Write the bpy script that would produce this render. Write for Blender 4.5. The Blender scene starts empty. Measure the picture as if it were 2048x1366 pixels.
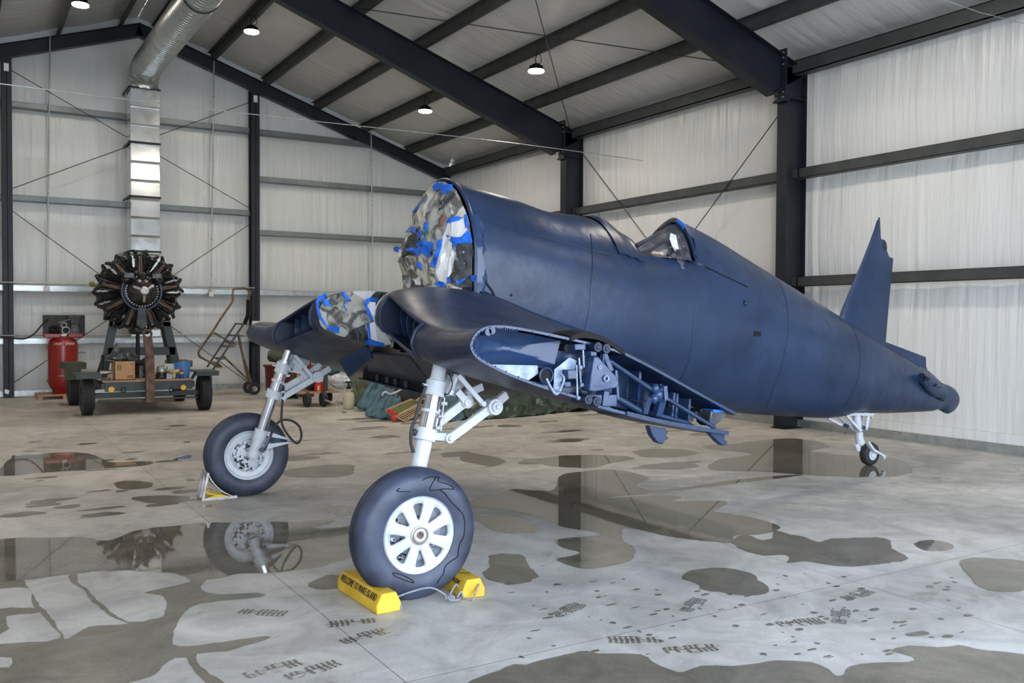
import bpy, bmesh, math, random
import numpy as np
from mathutils import Vector, Matrix, noise as mnoise
PI = math.pi
random.seed(7)
SC = bpy.context.scene
COL = SC.collection

# ------------------------------------------------------------------ camera
F_PX, PITCH, ROLL, YAW, CAM_H = 1805.4, 0.02388, 0.004946, 0.55085, 1.675
fwd = Vector((math.sin(YAW)*math.cos(PITCH), math.cos(YAW)*math.cos(PITCH), -math.sin(PITCH)))
r0 = Vector((math.cos(YAW), -math.sin(YAW), 0)); u0 = r0.cross(fwd)
rgt = r0*math.cos(ROLL) + u0*math.sin(ROLL); upv = u0*math.cos(ROLL) - r0*math.sin(ROLL)
CAM = Vector((0, 0, CAM_H))
cd = bpy.data.cameras.new('camera'); cam = bpy.data.objects.new('camera', cd); COL.objects.link(cam)
M = Matrix((rgt, upv, -fwd)).transposed().to_4x4(); M.translation = CAM
cam.matrix_world = M
cd.sensor_width = 36.0; cd.lens = F_PX*36.0/2048; cd.clip_start = 0.05; cd.clip_end = 200
SC.camera = cam

def at(x, y, X=None, Y=None, Z=None):
    """point seen at photo pixel (x,y) on the plane X=, Y= or Z="""
    d = rgt*((x-1024)/F_PX) - upv*((y-683)/F_PX) + fwd
    if X is not None: t = (X-CAM.x)/d.x
    elif Y is not None: t = (Y-CAM.y)/d.y
    else: t = (Z-CAM.z)/d.z
    return CAM + d*t

# ------------------------------------------------------------------ world, lights, exposure
W = bpy.data.worlds.new('sky'); SC.world = W; W.use_nodes = True
wn = W.node_tree.nodes; wl = W.node_tree.links
bg = wn['Background']
tc = wn.new('ShaderNodeTexCoord'); sp = wn.new('ShaderNodeSeparateXYZ'); cr = wn.new('ShaderNodeValToRGB')
wl.new(tc.outputs['Generated'], sp.inputs[0]); wl.new(sp.outputs['Z'], cr.inputs[0]); wl.new(cr.outputs[0], bg.inputs[0])
cr.color_ramp.elements[0].position = 0.0; cr.color_ramp.elements[0].color = (0.86, 0.93, 1.0, 1)
cr.color_ramp.elements[1].position = 0.6; cr.color_ramp.elements[1].color = (0.48, 0.66, 1.0, 1)
bg.inputs[1].default_value = 9.5
SC.view_settings.view_transform = 'Standard'; SC.view_settings.look = 'None'
SC.view_settings.gamma = 1.0; SC.view_settings.use_curve_mapping = False
SC.view_settings.exposure = 0.0
SC.cycles.max_bounces = 8; SC.cycles.diffuse_bounces = 5; SC.cycles.glossy_bounces = 4
SC.cycles.sample_clamp_indirect = 6.0; SC.cycles.caustics_reflective = False; SC.cycles.caustics_refractive = False
SC.cycles.use_denoising = True
LAMP_W = 62.0      # each high-bay lamp

# ------------------------------------------------------------------ building numbers
XR, XL, YB, YF = 11.38, -4.38, 21.85, -1.6      # right, left, back and front walls
XRIDGE, SLOPE = 3.5, 0.335
def zraf(x):                                      # top of the rafters
    return 5.80 + SLOPE*(10.73-XRIDGE) - SLOPE*abs(x-XRIDGE)
def zceil(x): return zraf(x) + 0.23

# ------------------------------------------------------------------ materials
def nmat(name):
    m = bpy.data.materials.new(name); m.use_nodes = True
    nt = m.node_tree; return m, nt, nt.nodes, nt.links, nt.nodes['Principled BSDF']
def mat(name, c, rough=.5, metal=0., var=.12, scale=6., bump=0., bscale=60., c2=None, stretch=(1,1,1), spec=.5, rvar=.0, emit=None, coat=0.):
    m, nt, n, l, b = nmat(name)
    tc = n.new('ShaderNodeTexCoord'); mp = n.new('ShaderNodeMapping'); mp.inputs['Scale'].default_value = stretch
    l.new(tc.outputs['Object'], mp.inputs[0])
    no = n.new('ShaderNodeTexNoise'); no.inputs['Scale'].default_value = scale; no.inputs['Detail'].default_value = 5
    l.new(mp.outputs[0], no.inputs['Vector'])
    rp = n.new('ShaderNodeValToRGB'); l.new(no.outputs['Fac'], rp.inputs[0])
    c2 = c2 or tuple(min(1, v*(1+2*var)) for v in c)
    c1 = tuple(v*(1-var) for v in c)
    rp.color_ramp.elements[0].position = .3; rp.color_ramp.elements[0].color = (*c1, 1)
    rp.color_ramp.elements[1].position = .72; rp.color_ramp.elements[1].color = (*c2, 1)
    l.new(rp.outputs[0], b.inputs['Base Color'])
    b.inputs['Roughness'].default_value = rough; b.inputs['Metallic'].default_value = metal
    b.inputs['Specular IOR Level'].default_value = spec
    if coat: b.inputs['Coat Weight'].default_value = coat; b.inputs['Coat Roughness'].default_value = .15
    if rvar:
        mr = n.new('ShaderNodeMapRange'); mr.inputs['To Min'].default_value = rough-rvar; mr.inputs['To Max'].default_value = rough+rvar
        n2 = n.new('ShaderNodeTexNoise'); n2.inputs['Scale'].default_value = scale*1.7; l.new(mp.outputs[0], n2.inputs['Vector'])
        l.new(n2.outputs['Fac'], mr.inputs['Value']); l.new(mr.outputs[0], b.inputs['Roughness'])
    if bump:
        n3 = n.new('ShaderNodeTexNoise'); n3.inputs['Scale'].default_value = bscale; n3.inputs['Detail'].default_value = 4
        l.new(mp.outputs[0], n3.inputs['Vector'])
        bp = n.new('ShaderNodeBump'); bp.inputs['Strength'].default_value = bump; bp.inputs['Distance'].default_value = .02
        l.new(n3.outputs['Fac'], bp.inputs['Height']); l.new(bp.outputs[0], b.inputs['Normal'])
    if emit:
        b.inputs['Emission Color'].default_value = (*emit[0], 1); b.inputs['Emission Strength'].default_value = emit[1]
    return m

def vinyl(name, stretch, c=(.74, .745, .73)):
    """white vinyl faced insulation, fine creases along the hanging direction"""
    m, nt, n, l, b = nmat(name)
    tc = n.new('ShaderNodeTexCoord'); mp = n.new('ShaderNodeMapping'); mp.inputs['Scale'].default_value = stretch
    l.new(tc.outputs['Object'], mp.inputs[0])
    a = n.new('ShaderNodeTexNoise'); a.inputs['Scale'].default_value = 1.4; a.inputs['Detail'].default_value = 6; a.inputs['Distortion'].default_value = .3
    l.new(mp.outputs[0], a.inputs['Vector'])
    rp = n.new('ShaderNodeValToRGB'); l.new(a.outputs['Fac'], rp.inputs[0])
    rp.color_ramp.elements[0].position = .25; rp.color_ramp.elements[0].color = (c[0]*.93, c[1]*.94, c[2]*.95, 1)
    rp.color_ramp.elements[1].position = .7; rp.color_ramp.elements[1].color = (*c, 1)
    l.new(rp.outputs[0], b.inputs['Base Color'])
    b.inputs['Roughness'].default_value = .31
    bp = n.new('ShaderNodeBump'); bp.inputs['Strength'].default_value = .6; bp.inputs['Distance'].default_value = .03
    l.new(a.outputs['Fac'], bp.inputs['Height']); l.new(bp.outputs[0], b.inputs['Normal'])
    return m

def primer(name, ca, cb, rough, spots=0.5):
    """sea-blue primer, mottled by sanding and overspray"""
    m, nt, n, l, b = nmat(name)
    tc = n.new('ShaderNodeTexCoord')
    a = n.new('ShaderNodeTexNoise'); a.inputs['Scale'].default_value = 1.1; a.inputs['Detail'].default_value = 7; a.inputs['Roughness'].default_value = .6
    l.new(tc.outputs['Object'], a.inputs['Vector'])
    rp = n.new('ShaderNodeValToRGB'); l.new(a.outputs['Fac'], rp.inputs[0])
    rp.color_ramp.elements[0].position = .34; rp.color_ramp.elements[0].color = (*ca, 1)
    rp.color_ramp.elements[1].position = .66; rp.color_ramp.elements[1].color = (*cb, 1)
    v = n.new('ShaderNodeTexNoise'); v.inputs['Scale'].default_value = 5.5; v.inputs['Detail'].default_value = 3
    l.new(tc.outputs['Object'], v.inputs['Vector'])
    r2 = n.new('ShaderNodeValToRGB'); l.new(v.outputs['Fac'], r2.inputs[0])
    r2.color_ramp.elements[0].position = .50; r2.color_ramp.elements[0].color = (0, 0, 0, 1)
    r2.color_ramp.elements[1].position = .70; r2.color_ramp.elements[1].color = (spots, spots, spots, 1)
    mx = n.new('ShaderNodeMixRGB'); mx.blend_type = 'MIX'; mx.inputs[2].default_value = (ca[0]*.72, ca[1]*.72, ca[2]*.76, 1)
    l.new(r2.outputs[0], mx.inputs[0]); l.new(rp.outputs[0], mx.inputs[1]); l.new(mx.outputs[0], b.inputs['Base Color'])
    mr = n.new('ShaderNodeMapRange'); mr.inputs['To Min'].default_value = rough-.1; mr.inputs['To Max'].default_value = rough+.12
    l.new(v.outputs['Fac'], mr.inputs['Value']); l.new(mr.outputs[0], b.inputs['Roughness'])
    b.inputs['Specular IOR Level'].default_value = .38
    f = n.new('ShaderNodeTexNoise'); f.inputs['Scale'].default_value = 9; f.inputs['Detail'].default_value = 5; l.new(tc.outputs['Object'], f.inputs['Vector'])
    bp = n.new('ShaderNodeBump'); bp.inputs['Strength'].default_value = .2; bp.inputs['Distance'].default_value = .02
    l.new(f.outputs['Fac'], bp.inputs['Height']); l.new(bp.outputs[0], b.inputs['Normal'])
    return m

MT = {}
MT['wall_side'] = vinyl('vinyl_side_wall', (1, 7, .55))
MT['wall_back'] = vinyl('vinyl_back_wall', (7, 1, .55), (.70, .715, .70))
MT['ceiling'] = vinyl('vinyl_ceiling', (.8, 6, .8), (.66, .65, .63))
MT['steel'] = mat('dark_steel', (.010, .013, .019), .45, .0, .2, 3, bump=.05, spec=.35)
MT['purlin'] = mat('grey_primed_steel', (.050, .054, .054), .5, .1, .15, 4)
MT['girt'] = mat('grey_girt_steel', (.17, .19, .19), .42, .45, .12, 3)
MT['galv'] = mat('galvanised_steel', (.42, .45, .45), .3, .7, .12, 8, rvar=.08)
MT['duct'] = mat('bright_galvanised_duct', (.66, .69, .68), .2, .95, .06, 3, rvar=.06, bump=.12, bscale=5)
MT['black'] = mat('black_plastic', (.006, .006, .007), .7, spec=.25)
MT['rubber'] = mat('black_rubber', (.02, .021, .024), .62, bump=.1)
MT['tire'] = mat('tire_blue_overspray', (.020, .026, .045), .5, 0, .25, 5, bump=.12, bscale=25, c2=(.060, .074, .115))
MT['blue'] = primer('sea_blue_primer', (.0085, .0215, .055), (.020, .042, .098), .34)
MT['blue_wing'] = primer('sea_blue_wing', (.013, .020, .044), (.029, .041, .078), .36, .6)
MT['blue_wing'].node_tree.nodes['Principled BSDF'].inputs['Specular IOR Level'].default_value = .26
MT['blue_in'] = primer('glossy_blue_inside', (.015, .036, .090), (.028, .058, .138), .2, .4)
MT['blue_dk'] = primer('dark_blue_recess_shade', (.006, .011, .028), (.010, .018, .045), .45, .3)  # darker copy of the primer; recess shade is put into its colour
MT['white'] = mat('white_gear_enamel', (.50, .53, .57), .34, 0, .06, 9, c2=(.64, .67, .71), bump=.05)
MT['whitechip'] = None
MT['chrome'] = mat('worn_chrome', (.62, .63, .66), .16, 1., .3, 9, c2=(.8, .82, .86), stretch=(1, 1, .35), rvar=.08)
MT['tape'] = mat('blue_masking_tape', (.006, .135, .66), .5, 0, .22, 12, bump=.35, bscale=40)
MT['wood'] = mat('plywood', (.42, .27, .15), .6, 0, .25, 3, stretch=(1, 8, 8))
MT['cardboard'] = mat('cardboard', (.50, .30, .15), .8, 0, .08, 6)
MT['rust'] = mat('rusty_steel', (.10, .055, .04), .7, .3, .4, 8, c2=(.24, .15, .12), bump=.2)
MT['red'] = mat('red_enamel', (.30, .016, .009), .28, 0, .08, 4)
MT['olive'] = mat('olive_cart_paint', (.024, .034, .032), .45, 0, .25, 6)
MT['engine'] = mat('oily_black_metal', (.018, .019, .021), .28, .35, .5, 14, c2=(.07, .068, .066), rvar=.1)
MT['alu'] = mat('dull_aluminium', (.40, .38, .36), .38, .75, .2, 14)
MT['fin'] = mat('cylinder_fins', (.05, .05, .05), .42, .6, .3, 20, c2=(.12, .11, .10))
MT['copper'] = mat('copper_pipe', (.34, .20, .10), .35, .8, .2, 20)
MT['ring_blue'] = mat('blue_grey_ring', (.07, .09, .16), .35, .3)
MT['yellow'] = mat('yellow_chock_paint', (.72, .42, .015), .55, 0, .2, 7, c2=(.86, .57, .05), bump=.15, bscale=18)
MT['yel_sign'] = mat('yellow_lens', (.95, .50, .0), .4, 0, .03)
MT['stencil'] = mat('black_stencil', (.03, .02, .01), .7)
MT['text_white'] = mat('white_lettering', (.8, .8, .8), .5)
MT['rope'] = mat('grey_rope', (.26, .27, .28), .85, 0, .25, 120, bump=.5, bscale=160)
MT['bucket_blue'] = mat('blue_plastic', (.07, .27, .62), .4)
MT['sprayer'] = mat('cream_plastic', (.62, .57, .42), .42, 0, .06)
MT['canvas'] = mat('olive_canvas', (.075, .085, .055), .85, 0, .25, 3, bump=.3, bscale=9)
MT['blanket'] = mat('blue_grey_moving_blanket', (.07, .14, .18), .9, 0, .25, 4, bump=.4, bscale=14)
MT['blk_cloth'] = mat('black_cloth', (.016, .015, .015), .9)
MT['tarp'] = mat('green_poly_tarp', (.008, .035, .018), .3, 0, .4, 5, c2=(.025, .065, .035), bump=.5, bscale=8)
MT['white_cloth'] = mat('white_trim', (.7, .66, .62), .9)
MT['clear'] = mat('crumpled_white_film', (.62, .66, .72), .25, 0, .3, 18, bump=.5, bscale=24)
MT['green_felt'] = mat('green_screen', (.13, .16, .045), .8)
MT['pine'] = mat('pale_wood', (.52, .36, .2), .6, 0, .12, 8)
MT['redpaint'] = mat('bright_red_paint', (.62, .03, .015), .45)
MT['darkred'] = mat('dark_red_plastic', (.12, .012, .01), .45)
MT['film'] = mat('grey_masking_cloth', (.035, .04, .06), .36, 0, .4, 7, bump=.5, bscale=12, c2=(.12, .12, .14))
MT['brownpipe'] = mat('brown_painted_pipe', (.10, .07, .045), .45, .2, .3, 12, c2=(.26, .18, .10))
MT['concrete_dark'] = None

# lamp lens
MT['lens'] = mat('lamp_lens', (1, 1, 1), .4, emit=((1.0, .93, .84), 22.0))

# ------------------------------------------------------------------ mesh builder
class MB:
    def __init__(s): s.v = []; s.f = []
    def add(s, vs, fs):
        k = len(s.v); s.v += [tuple(v) for v in vs]; s.f += [tuple(i+k for i in f) for f in fs]; return s
    def box(s, a, b):
        x0, y0, z0 = [min(p, q) for p, q in zip(a, b)]; x1, y1, z1 = [max(p, q) for p, q in zip(a, b)]
        return s.add([(x0,y0,z0),(x1,y0,z0),(x1,y1,z0),(x0,y1,z0),(x0,y0,z1),(x1,y0,z1),(x1,y1,z1),(x0,y1,z1)],
                     [(0,3,2,1),(4,5,6,7),(0,1,5,4),(1,2,6,5),(2,3,7,6),(3,0,4,7)])
    def bar(s, p, q, w, h, up=(0,0,1)):
        """box of width w, height h from p to q (h along up)"""
        p, q, up = Vector(p), Vector(q), Vector(up); d = (q-p).normalized()
        x = d.cross(up)
        if x.length < 1e-4: x = d.cross(Vector((1,0,0)))
        x.normalize(); z = x.cross(d).normalized(); x = x*(w/2); z = z*(h/2)
        vs = [p-x-z, p+x-z, p+x+z, p-x+z, q-x-z, q+x-z, q+x+z, q-x+z]
        return s.add(vs, [(0,1,2,3),(7,6,5,4),(0,4,5,1),(1,5,6,2),(2,6,7,3),(3,7,4,0)])
    def cyl(s, p, q, r, r2=None, n=20, cap=True):
        p, q = Vector(p), Vector(q); r2 = r if r2 is None else r2; d = (q-p).normalized()
        a = d.orthogonal().normalized(); b = d.cross(a)
        vs = []
        for c, rr in ((p, r), (q, r2)):
            for i in range(n):
                t = 2*PI*i/n; vs.append(c + a*(math.cos(t)*rr) + b*(math.sin(t)*rr))
        fs = [(i, (i+1) % n, n+(i+1) % n, n+i) for i in range(n)]
        if cap: fs += [tuple(range(n-1, -1, -1)), tuple(range(n, 2*n))]
        return s.add(vs, fs)
    def lathe(s, prof, o, d, n=32, close=False, ang=2*PI, a0=0., cap=True):
        """prof: (radius, distance along d from o)"""
        o, d = Vector(o), Vector(d).normalized(); a = d.orthogonal().normalized()
        if abs(d.y) > .9: a = Vector((1,0,0))
        b = d.cross(a); full = ang >= 2*PI-1e-6; m = n if full else n+1
        vs = []
        for r, h in prof:
            for i in range(m):
                t = a0+ang*i/n; vs.append(o + d*h + a*(math.cos(t)*r) + b*(math.sin(t)*r))
        fs = []; L = len(prof); 
        for j in range(L if close else L-1):
            j2 = (j+1) % L
            for i in range(n):
                i2 = (i+1) % m
                fs.append((j*m+i, j*m+i2, j2*m+i2, j2*m+i))
        if not close and full and cap:
            if prof[0][0] > 1e-5: fs.append(tuple(range(m-1, -1, -1)))
            if prof[-1][0] > 1e-5: fs.append(tuple((L-1)*m+i for i in range(m)))
        return s.add(vs, fs)
    def tube(s, pts, r, n=8, cap=True):
        pts = [Vector(p) for p in pts]; L = len(pts); rr = r if isinstance(r, (list, tuple)) else [r]*L
        vs = []; ref = None
        for i, p in enumerate(pts):
            d = (pts[min(i+1, L-1)]-pts[max(i-1, 0)]).normalized()
            if ref is None: ref = d.orthogonal().normalized()
            a = (ref - d*ref.dot(d)).normalized(); ref = a; b = d.cross(a)
            for k in range(n):
                t = 2*PI*k/n; vs.append(p + a*(math.cos(t)*rr[i]) + b*(math.sin(t)*rr[i]))
        fs = [(i*n+k, i*n+(k+1) % n, (i+1)*n+(k+1) % n, (i+1)*n+k) for i in range(L-1) for k in range(n)]
        if cap: fs += [tuple(range(n-1, -1, -1)), tuple((L-1)*n+k for k in range(n))]
        return s.add(vs, fs)
    def loft(s, rings, closed=True, cap0=False, cap1=False, skip=None):
        n = len(rings[0]); vs = [p for r in rings for p in r]; fs = []
        for i in range(len(rings)-1):
            for k in range(n if closed else n-1):
                if skip and skip(i, k): continue
                k2 = (k+1) % n
                fs.append((i*n+k, i*n+k2, (i+1)*n+k2, (i+1)*n+k))
        if cap0: fs.append(tuple(range(n-1, -1, -1)))
        if cap1: fs.append(tuple((len(rings)-1)*n+k for k in range(n)))
        return s.add(vs, fs)
    def prism(s, poly, off):
        """polygon of 3D points extruded by off"""
        off = Vector(off); n = len(poly); vs = [Vector(p) for p in poly] + [Vector(p)+off for p in poly]
        return s.add(vs, [tuple(range(n)), tuple(range(2*n-1, n-1, -1))] + [(i, n+i, n+(i+1) % n, (i+1) % n) for i in range(n)])
    def ball(s, c, rx, ry=None, rz=None, n=14):
        ry = ry or rx; rz = rz or rx; c = Vector(c); vs = []; m = n//2
        for j in range(1, m):
            p = PI*j/m
            for i in range(n):
                t = 2*PI*i/n; vs.append(c + Vector((rx*math.sin(p)*math.cos(t), ry*math.sin(p)*math.sin(t), rz*math.cos(p))))
        a = len(vs); vs += [c+Vector((0,0,rz)), c-Vector((0,0,rz))]; fs = []
        for j in range(m-2):
            for i in range(n): fs.append((j*n+i, (j+1)*n+i, (j+1)*n+(i+1) % n, j*n+(i+1) % n))
        for i in range(n): fs.append((a, i, (i+1) % n)); fs.append((a+1, (m-2)*n+(i+1) % n, (m-2)*n+i))
        return s.add(vs, fs)
    def torus(s, c, d, R, r, n=40, k=8, ang=2*PI, a0=0.):
        return s.lathe([(R+r*math.cos(2*PI*i/k), r*math.sin(2*PI*i/k)) for i in range(k)], c, d, n, close=True, ang=ang, a0=a0)
    def build(s, name, m, parent=None, sharp=38, bevel=0, smooth=True, subdiv=0):
        me = bpy.data.meshes.new(name); me.from_pydata(s.v, [], s.f); me.validate()
        bm = bmesh.new(); bm.from_mesh(me); bmesh.ops.recalc_face_normals(bm, faces=bm.faces); bm.to_mesh(me); bm.free()
        if smooth:
            me.polygons.foreach_set('use_smooth', [True]*len(me.polygons)); me.set_sharp_from_angle(angle=math.radians(sharp))
        o = bpy.data.objects.new(name, me); COL.objects.link(o)
        mats = m if isinstance(m, list) else [m]
        for q in mats: me.materials.append(q)
        if bevel:
            b = o.modifiers.new('bevel', 'BEVEL'); b.width = bevel; b.segments = 2; b.limit_method = 'ANGLE'; b.angle_limit = math.radians(40)
        if subdiv:
            b = o.modifiers.new('sub', 'SUBSURF'); b.levels = subdiv; b.render_levels = subdiv
        if parent is not None: adopt(o, parent)
        return o
WM = {}
def adopt(o, parent):
    o.parent = parent
    o.matrix_parent_inverse = WM.get(parent.name, Matrix.Identity(4)).inverted()
    WM[o.name] = Matrix.Identity(4)
def tag(o, label=None, cat=None, group=None, kind=None):
    if label: o['label'] = label
    if cat: o['category'] = cat
    if group: o['group'] = group
    if kind: o['kind'] = kind
    return o
def thing(name, loc, label, cat, group=None):
    o = bpy.data.objects.new(name, None); COL.objects.link(o); o.location = loc
    o.empty_display_size = .1
    WM[o.name] = Matrix.Translation(loc)
    return tag(o, label, cat, group)
def struct(name, mb, m, **k):
    return tag(mb.build(name, m, **k), kind='structure')
def dup(root, delta, label=None, rotz=0.):
    """copy a thing with its parts, moved by delta"""
    r = root.copy(); COL.objects.link(r); r.location = Vector(root.location)+Vector(delta); r.rotation_euler = (0,0,root.rotation_euler.z+rotz)
    if label: r['label'] = label
    def go(src, dst):
        for ch in list(src.children):
            c = ch.copy(); COL.objects.link(c); c.parent = dst; c.matrix_parent_inverse = ch.matrix_parent_inverse.copy(); go(ch, c)
    go(root, r); return r
def spline(pts, n=6):
    """Catmull-Rom through 3D points"""
    P = [Vector(p) for p in pts]; out = []
    for i in range(len(P)-1):
        a, b, c, d = P[max(i-1, 0)], P[i], P[i+1], P[min(i+2, len(P)-1)]
        for k in range(n):
            t = k/n; out.append(.5*((2*b)+(c-a)*t+(2*a-5*b+4*c-d)*t*t+(3*b-a-3*c+d)*t**3))
    out.append(P[-1]); return out
def interp(tab, x):
    xs = [t[0] for t in tab]
    return [float(np.interp(x, xs, [t[j] for t in tab])) for j in range(1, len(tab[0]))]
def smooth_interp(tab, x):
    """monotone-ish smooth interpolation of table rows"""
    xs = [t[0] for t in tab]; n = len(xs)
    if x <= xs[0]: return list(tab[0][1:])
    if x >= xs[-1]: return list(tab[-1][1:])
    i = max(k for k in range(n) if xs[k] <= x); i = min(i, n-2); h = xs[i+1]-xs[i]; t = (x-xs[i])/h; out = []
    for j in range(1, len(tab[0])):
        y = [r[j] for r in tab]; s = (y[i+1]-y[i])/h
        def sl(k):
            if k <= 0 or k >= n-1: return s
            a = (y[k]-y[k-1])/(xs[k]-xs[k-1]); b = (y[k+1]-y[k])/(xs[k+1]-xs[k])
            return 0 if a*b <= 0 else 2*a*b/(a+b)
        m0, m1 = sl(i), sl(i+1)
        out.append((2*t**3-3*t*t+1)*y[i]+(t**3-2*t*t+t)*h*m0+(-2*t**3+3*t*t)*y[i+1]+(t**3-t*t)*h*m1)
    return out
def text_obj(name, body, size, m, parent, mtx, extrude=.001, align='CENTER'):
    cu = bpy.data.curves.new(name, 'FONT'); cu.body = body; cu.size = size; cu.extrude = extrude; cu.align_x = align; cu.align_y = 'CENTER'; cu.resolution_u = 2
    t = bpy.data.objects.new(name, cu); COL.objects.link(t)
    me = bpy.data.meshes.new_from_object(t, depsgraph=bpy.context.evaluated_depsgraph_get())
    bpy.data.objects.remove(t)
    me.transform(mtx); o = bpy.data.objects.new(name, me); COL.objects.link(o); me.materials.clear(); me.materials.append(m)
    if parent: adopt(o, parent)
    return o
def frame_mtx(o, x, y):
    """matrix with local x,y along the given directions"""
    x = Vector(x).normalized(); y = Vector(y); y = (y-x*y.dot(x)).normalized(); z = x.cross(y)
    m = Matrix((x, y, z)).transposed().to_4x4(); m.translation = Vector(o); return m
# ================================================================== BUILDING
# ---- floor
def concrete(name, wet=0.):
    m, nt, n, l, b = nmat(name)
    tc = n.new('ShaderNodeTexCoord')
    def noise(s, d=6, r=.55, dist=0.):
        q = n.new('ShaderNodeTexNoise'); q.inputs['Scale'].default_value = s; q.inputs['Detail'].default_value = d; q.inputs['Roughness'].default_value = r; q.inputs['Distortion'].default_value = dist
        l.new(tc.outputs['Object'], q.inputs['Vector']); return q
    def ramp(src, p0, c0, p1, c1):
        q = n.new('ShaderNodeValToRGB'); l.new(src, q.inputs[0]); e = q.color_ramp.elements
        e[0].position = p0; e[0].color = (*c0, 1); e[1].position = p1; e[1].color = (*c1, 1); return q
    def mul(a, bb, mode='MULTIPLY', f=1.):
        q = n.new('ShaderNodeMixRGB'); q.blend_type = mode; q.inputs[0].default_value = f; l.new(a, q.inputs[1])
        if hasattr(bb, 'links'): l.new(bb, q.inputs[2])
        else: q.inputs[2].default_value = bb
        return q
    big = ramp(noise(.55, 7, .6, .6).outputs['Fac'], .33, (.40, .378, .335), .68, (.66, .62, .555))
    mid = ramp(noise(2.6, 6, .65, 1.2).outputs['Fac'], .35, (.74, .74, .73), .62, (1.08, 1.08, 1.08))
    fine = ramp(noise(70, 3, .6).outputs['Fac'], .3, (.88, .88, .87), .7, (1.05, 1.05, 1.05))
    c = mul(big.outputs[0], mid.outputs[0]); c = mul(c.outputs[0], fine.outputs[0])
    stain = ramp(noise(.9, 8, .7, .9).outputs['Fac'], .60, (1, 1, 1), .66, (.74, .71, .67))
    c = mul(c.outputs[0], stain.outputs[0])
    spots = ramp(noise(7.5, 4, .6, .4).outputs['Fac'], .69, (1, 1, 1), .72, (.62, .59, .54))
    c = mul(c.outputs[0], spots.outputs[0])
    # saw-cut joints
    sx = n.new('ShaderNodeSeparateXYZ'); l.new(tc.outputs['Object'], sx.inputs[0]); prev = None
    for ax, v in (('X', 1.75), ('X', 4.90), ('X', 8.05), ('X', -1.4), ('Y', 3.77), ('Y', 9.9), ('Y', 16.0), ('Y', -2.3)):
        a = n.new('ShaderNodeMath'); a.operation = 'SUBTRACT'; l.new(sx.outputs[ax], a.inputs[0]); a.inputs[1].default_value = v
        a2 = n.new('ShaderNodeMath'); a2.operation = 'ABSOLUTE'; l.new(a.outputs[0], a2.inputs[0])
        a3 = n.new('ShaderNodeMath'); a3.operation = 'GREATER_THAN'; l.new(a2.outputs[0], a3.inputs[0]); a3.inputs[1].default_value = .0028
        if prev is None: prev = a3
        else:
            p = n.new('ShaderNodeMath'); p.operation = 'MINIMUM'; l.new(prev.outputs[0], p.inputs[0]); l.new(a3.outputs[0], p.inputs[1]); prev = p
    jr = n.new('ShaderNodeMapRange'); l.new(prev.outputs[0], jr.inputs['Value']); jr.inputs['To Min'].default_value = .32
    c = mul(c.outputs[0], jr.outputs[0])
    if wet: c = mul(c.outputs[0], (wet*1.06, wet*.98, wet*.82, 1))
    l.new(c.outputs[0], b.inputs['Base Color'])
    return m, n, l, b, noise
mfloor, n_, l_, b_, nz = concrete('dry_concrete')
q = n_.new('ShaderNodeMapRange'); q.inputs['From Min'].default_value = .35; q.inputs['From Max'].default_value = .65
q.inputs['To Min'].default_value = .42; q.inputs['To Max'].default_value = .62
l_.new(nz(1.3, 6).outputs['Fac'], q.inputs['Value']); l_.new(q.outputs[0], b_.inputs['Roughness'])
b_.inputs['Specular IOR Level'].default_value = .35
bp = n_.new('ShaderNodeBump'); bp.inputs['Strength'].default_value = .08; bp.inputs['Distance'].default_value = .01
l_.new(nz(40, 4).outputs['Fac'], bp.inputs['Height']); l_.new(bp.outputs[0], b_.inputs['Normal'])
mwater, n_, l_, b_, nz = concrete('standing_water_on_concrete', .36)
b_.inputs['Roughness'].default_value = .025; b_.inputs['Specular IOR Level'].default_value = .62; b_.inputs['Coat Weight'].default_value = 0.
bp = n_.new('ShaderNodeBump'); bp.inputs['Strength'].default_value = .02; bp.inputs['Distance'].default_value = .01
l_.new(nz(3.5, 2).outputs['Fac'], bp.inputs['Height']); l_.new(bp.outputs[0], b_.inputs['Normal'])
mdamp, n_, l_, b_, nz = concrete('damp_concrete', .38)
b_.inputs['Roughness'].default_value = .17; b_.inputs['Specular IOR Level'].default_value = .45
bp = n_.new('ShaderNodeBump'); bp.inputs['Strength'].default_value = .12; bp.inputs['Distance'].default_value = .01
l_.new(nz(55, 4).outputs['Fac'], bp.inputs['Height']); l_.new(bp.outputs[0], b_.inputs['Normal'])

struct('floor', MB().box((XL-.2, YF-14, -.2), (XR+.2, YB+.2, 0)), mfloor)

# ---- wall and ceiling insulation: pillowed vinyl sheets held in by the girts
def fold(a, b, seed):
    return (mnoise.noise(Vector((a*3.1+seed, b*.35, seed)))*.5 + mnoise.noise(Vector((a*9.0+seed, b*.8, 3.1+seed)))*.28)
def sheet(fn, nu, nv):
    vs = []; fs = []
    for i in range(nu+1):
        for j in range(nv+1): vs.append(fn(i/nu, j/nv))
    for i in range(nu):
        for j in range(nv): fs.append((i*(nv+1)+j, (i+1)*(nv+1)+j, (i+1)*(nv+1)+j+1, i*(nv+1)+j+1))
    return MB().add(vs, fs)
GR = [0.0, 2.31, 3.99, 5.65]                      # girt heights, side wall
def pillow(z, G):
    for a, b in zip(G[:-1], G[1:]):
        if a <= z <= b:
            t = (z-a)/(b-a); return math.sin(PI*t)**.5*.05, math.exp(-(1-t)*6) + .6*math.exp(-t*7)
    return 0., 0.
def right_wall(u, v):
    y = YF + (YB-YF)*u; z = 6.0*v; p, c = pillow(z, GR)
    seam = math.exp(-((((y+.5) % 1.83)-.9)/.02)**2)*.02
    return (XR + .02 - p - (.25+1.0*c)*.045*fold(y, z + y*.3, 1.3) - seam, y, z)
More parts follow.
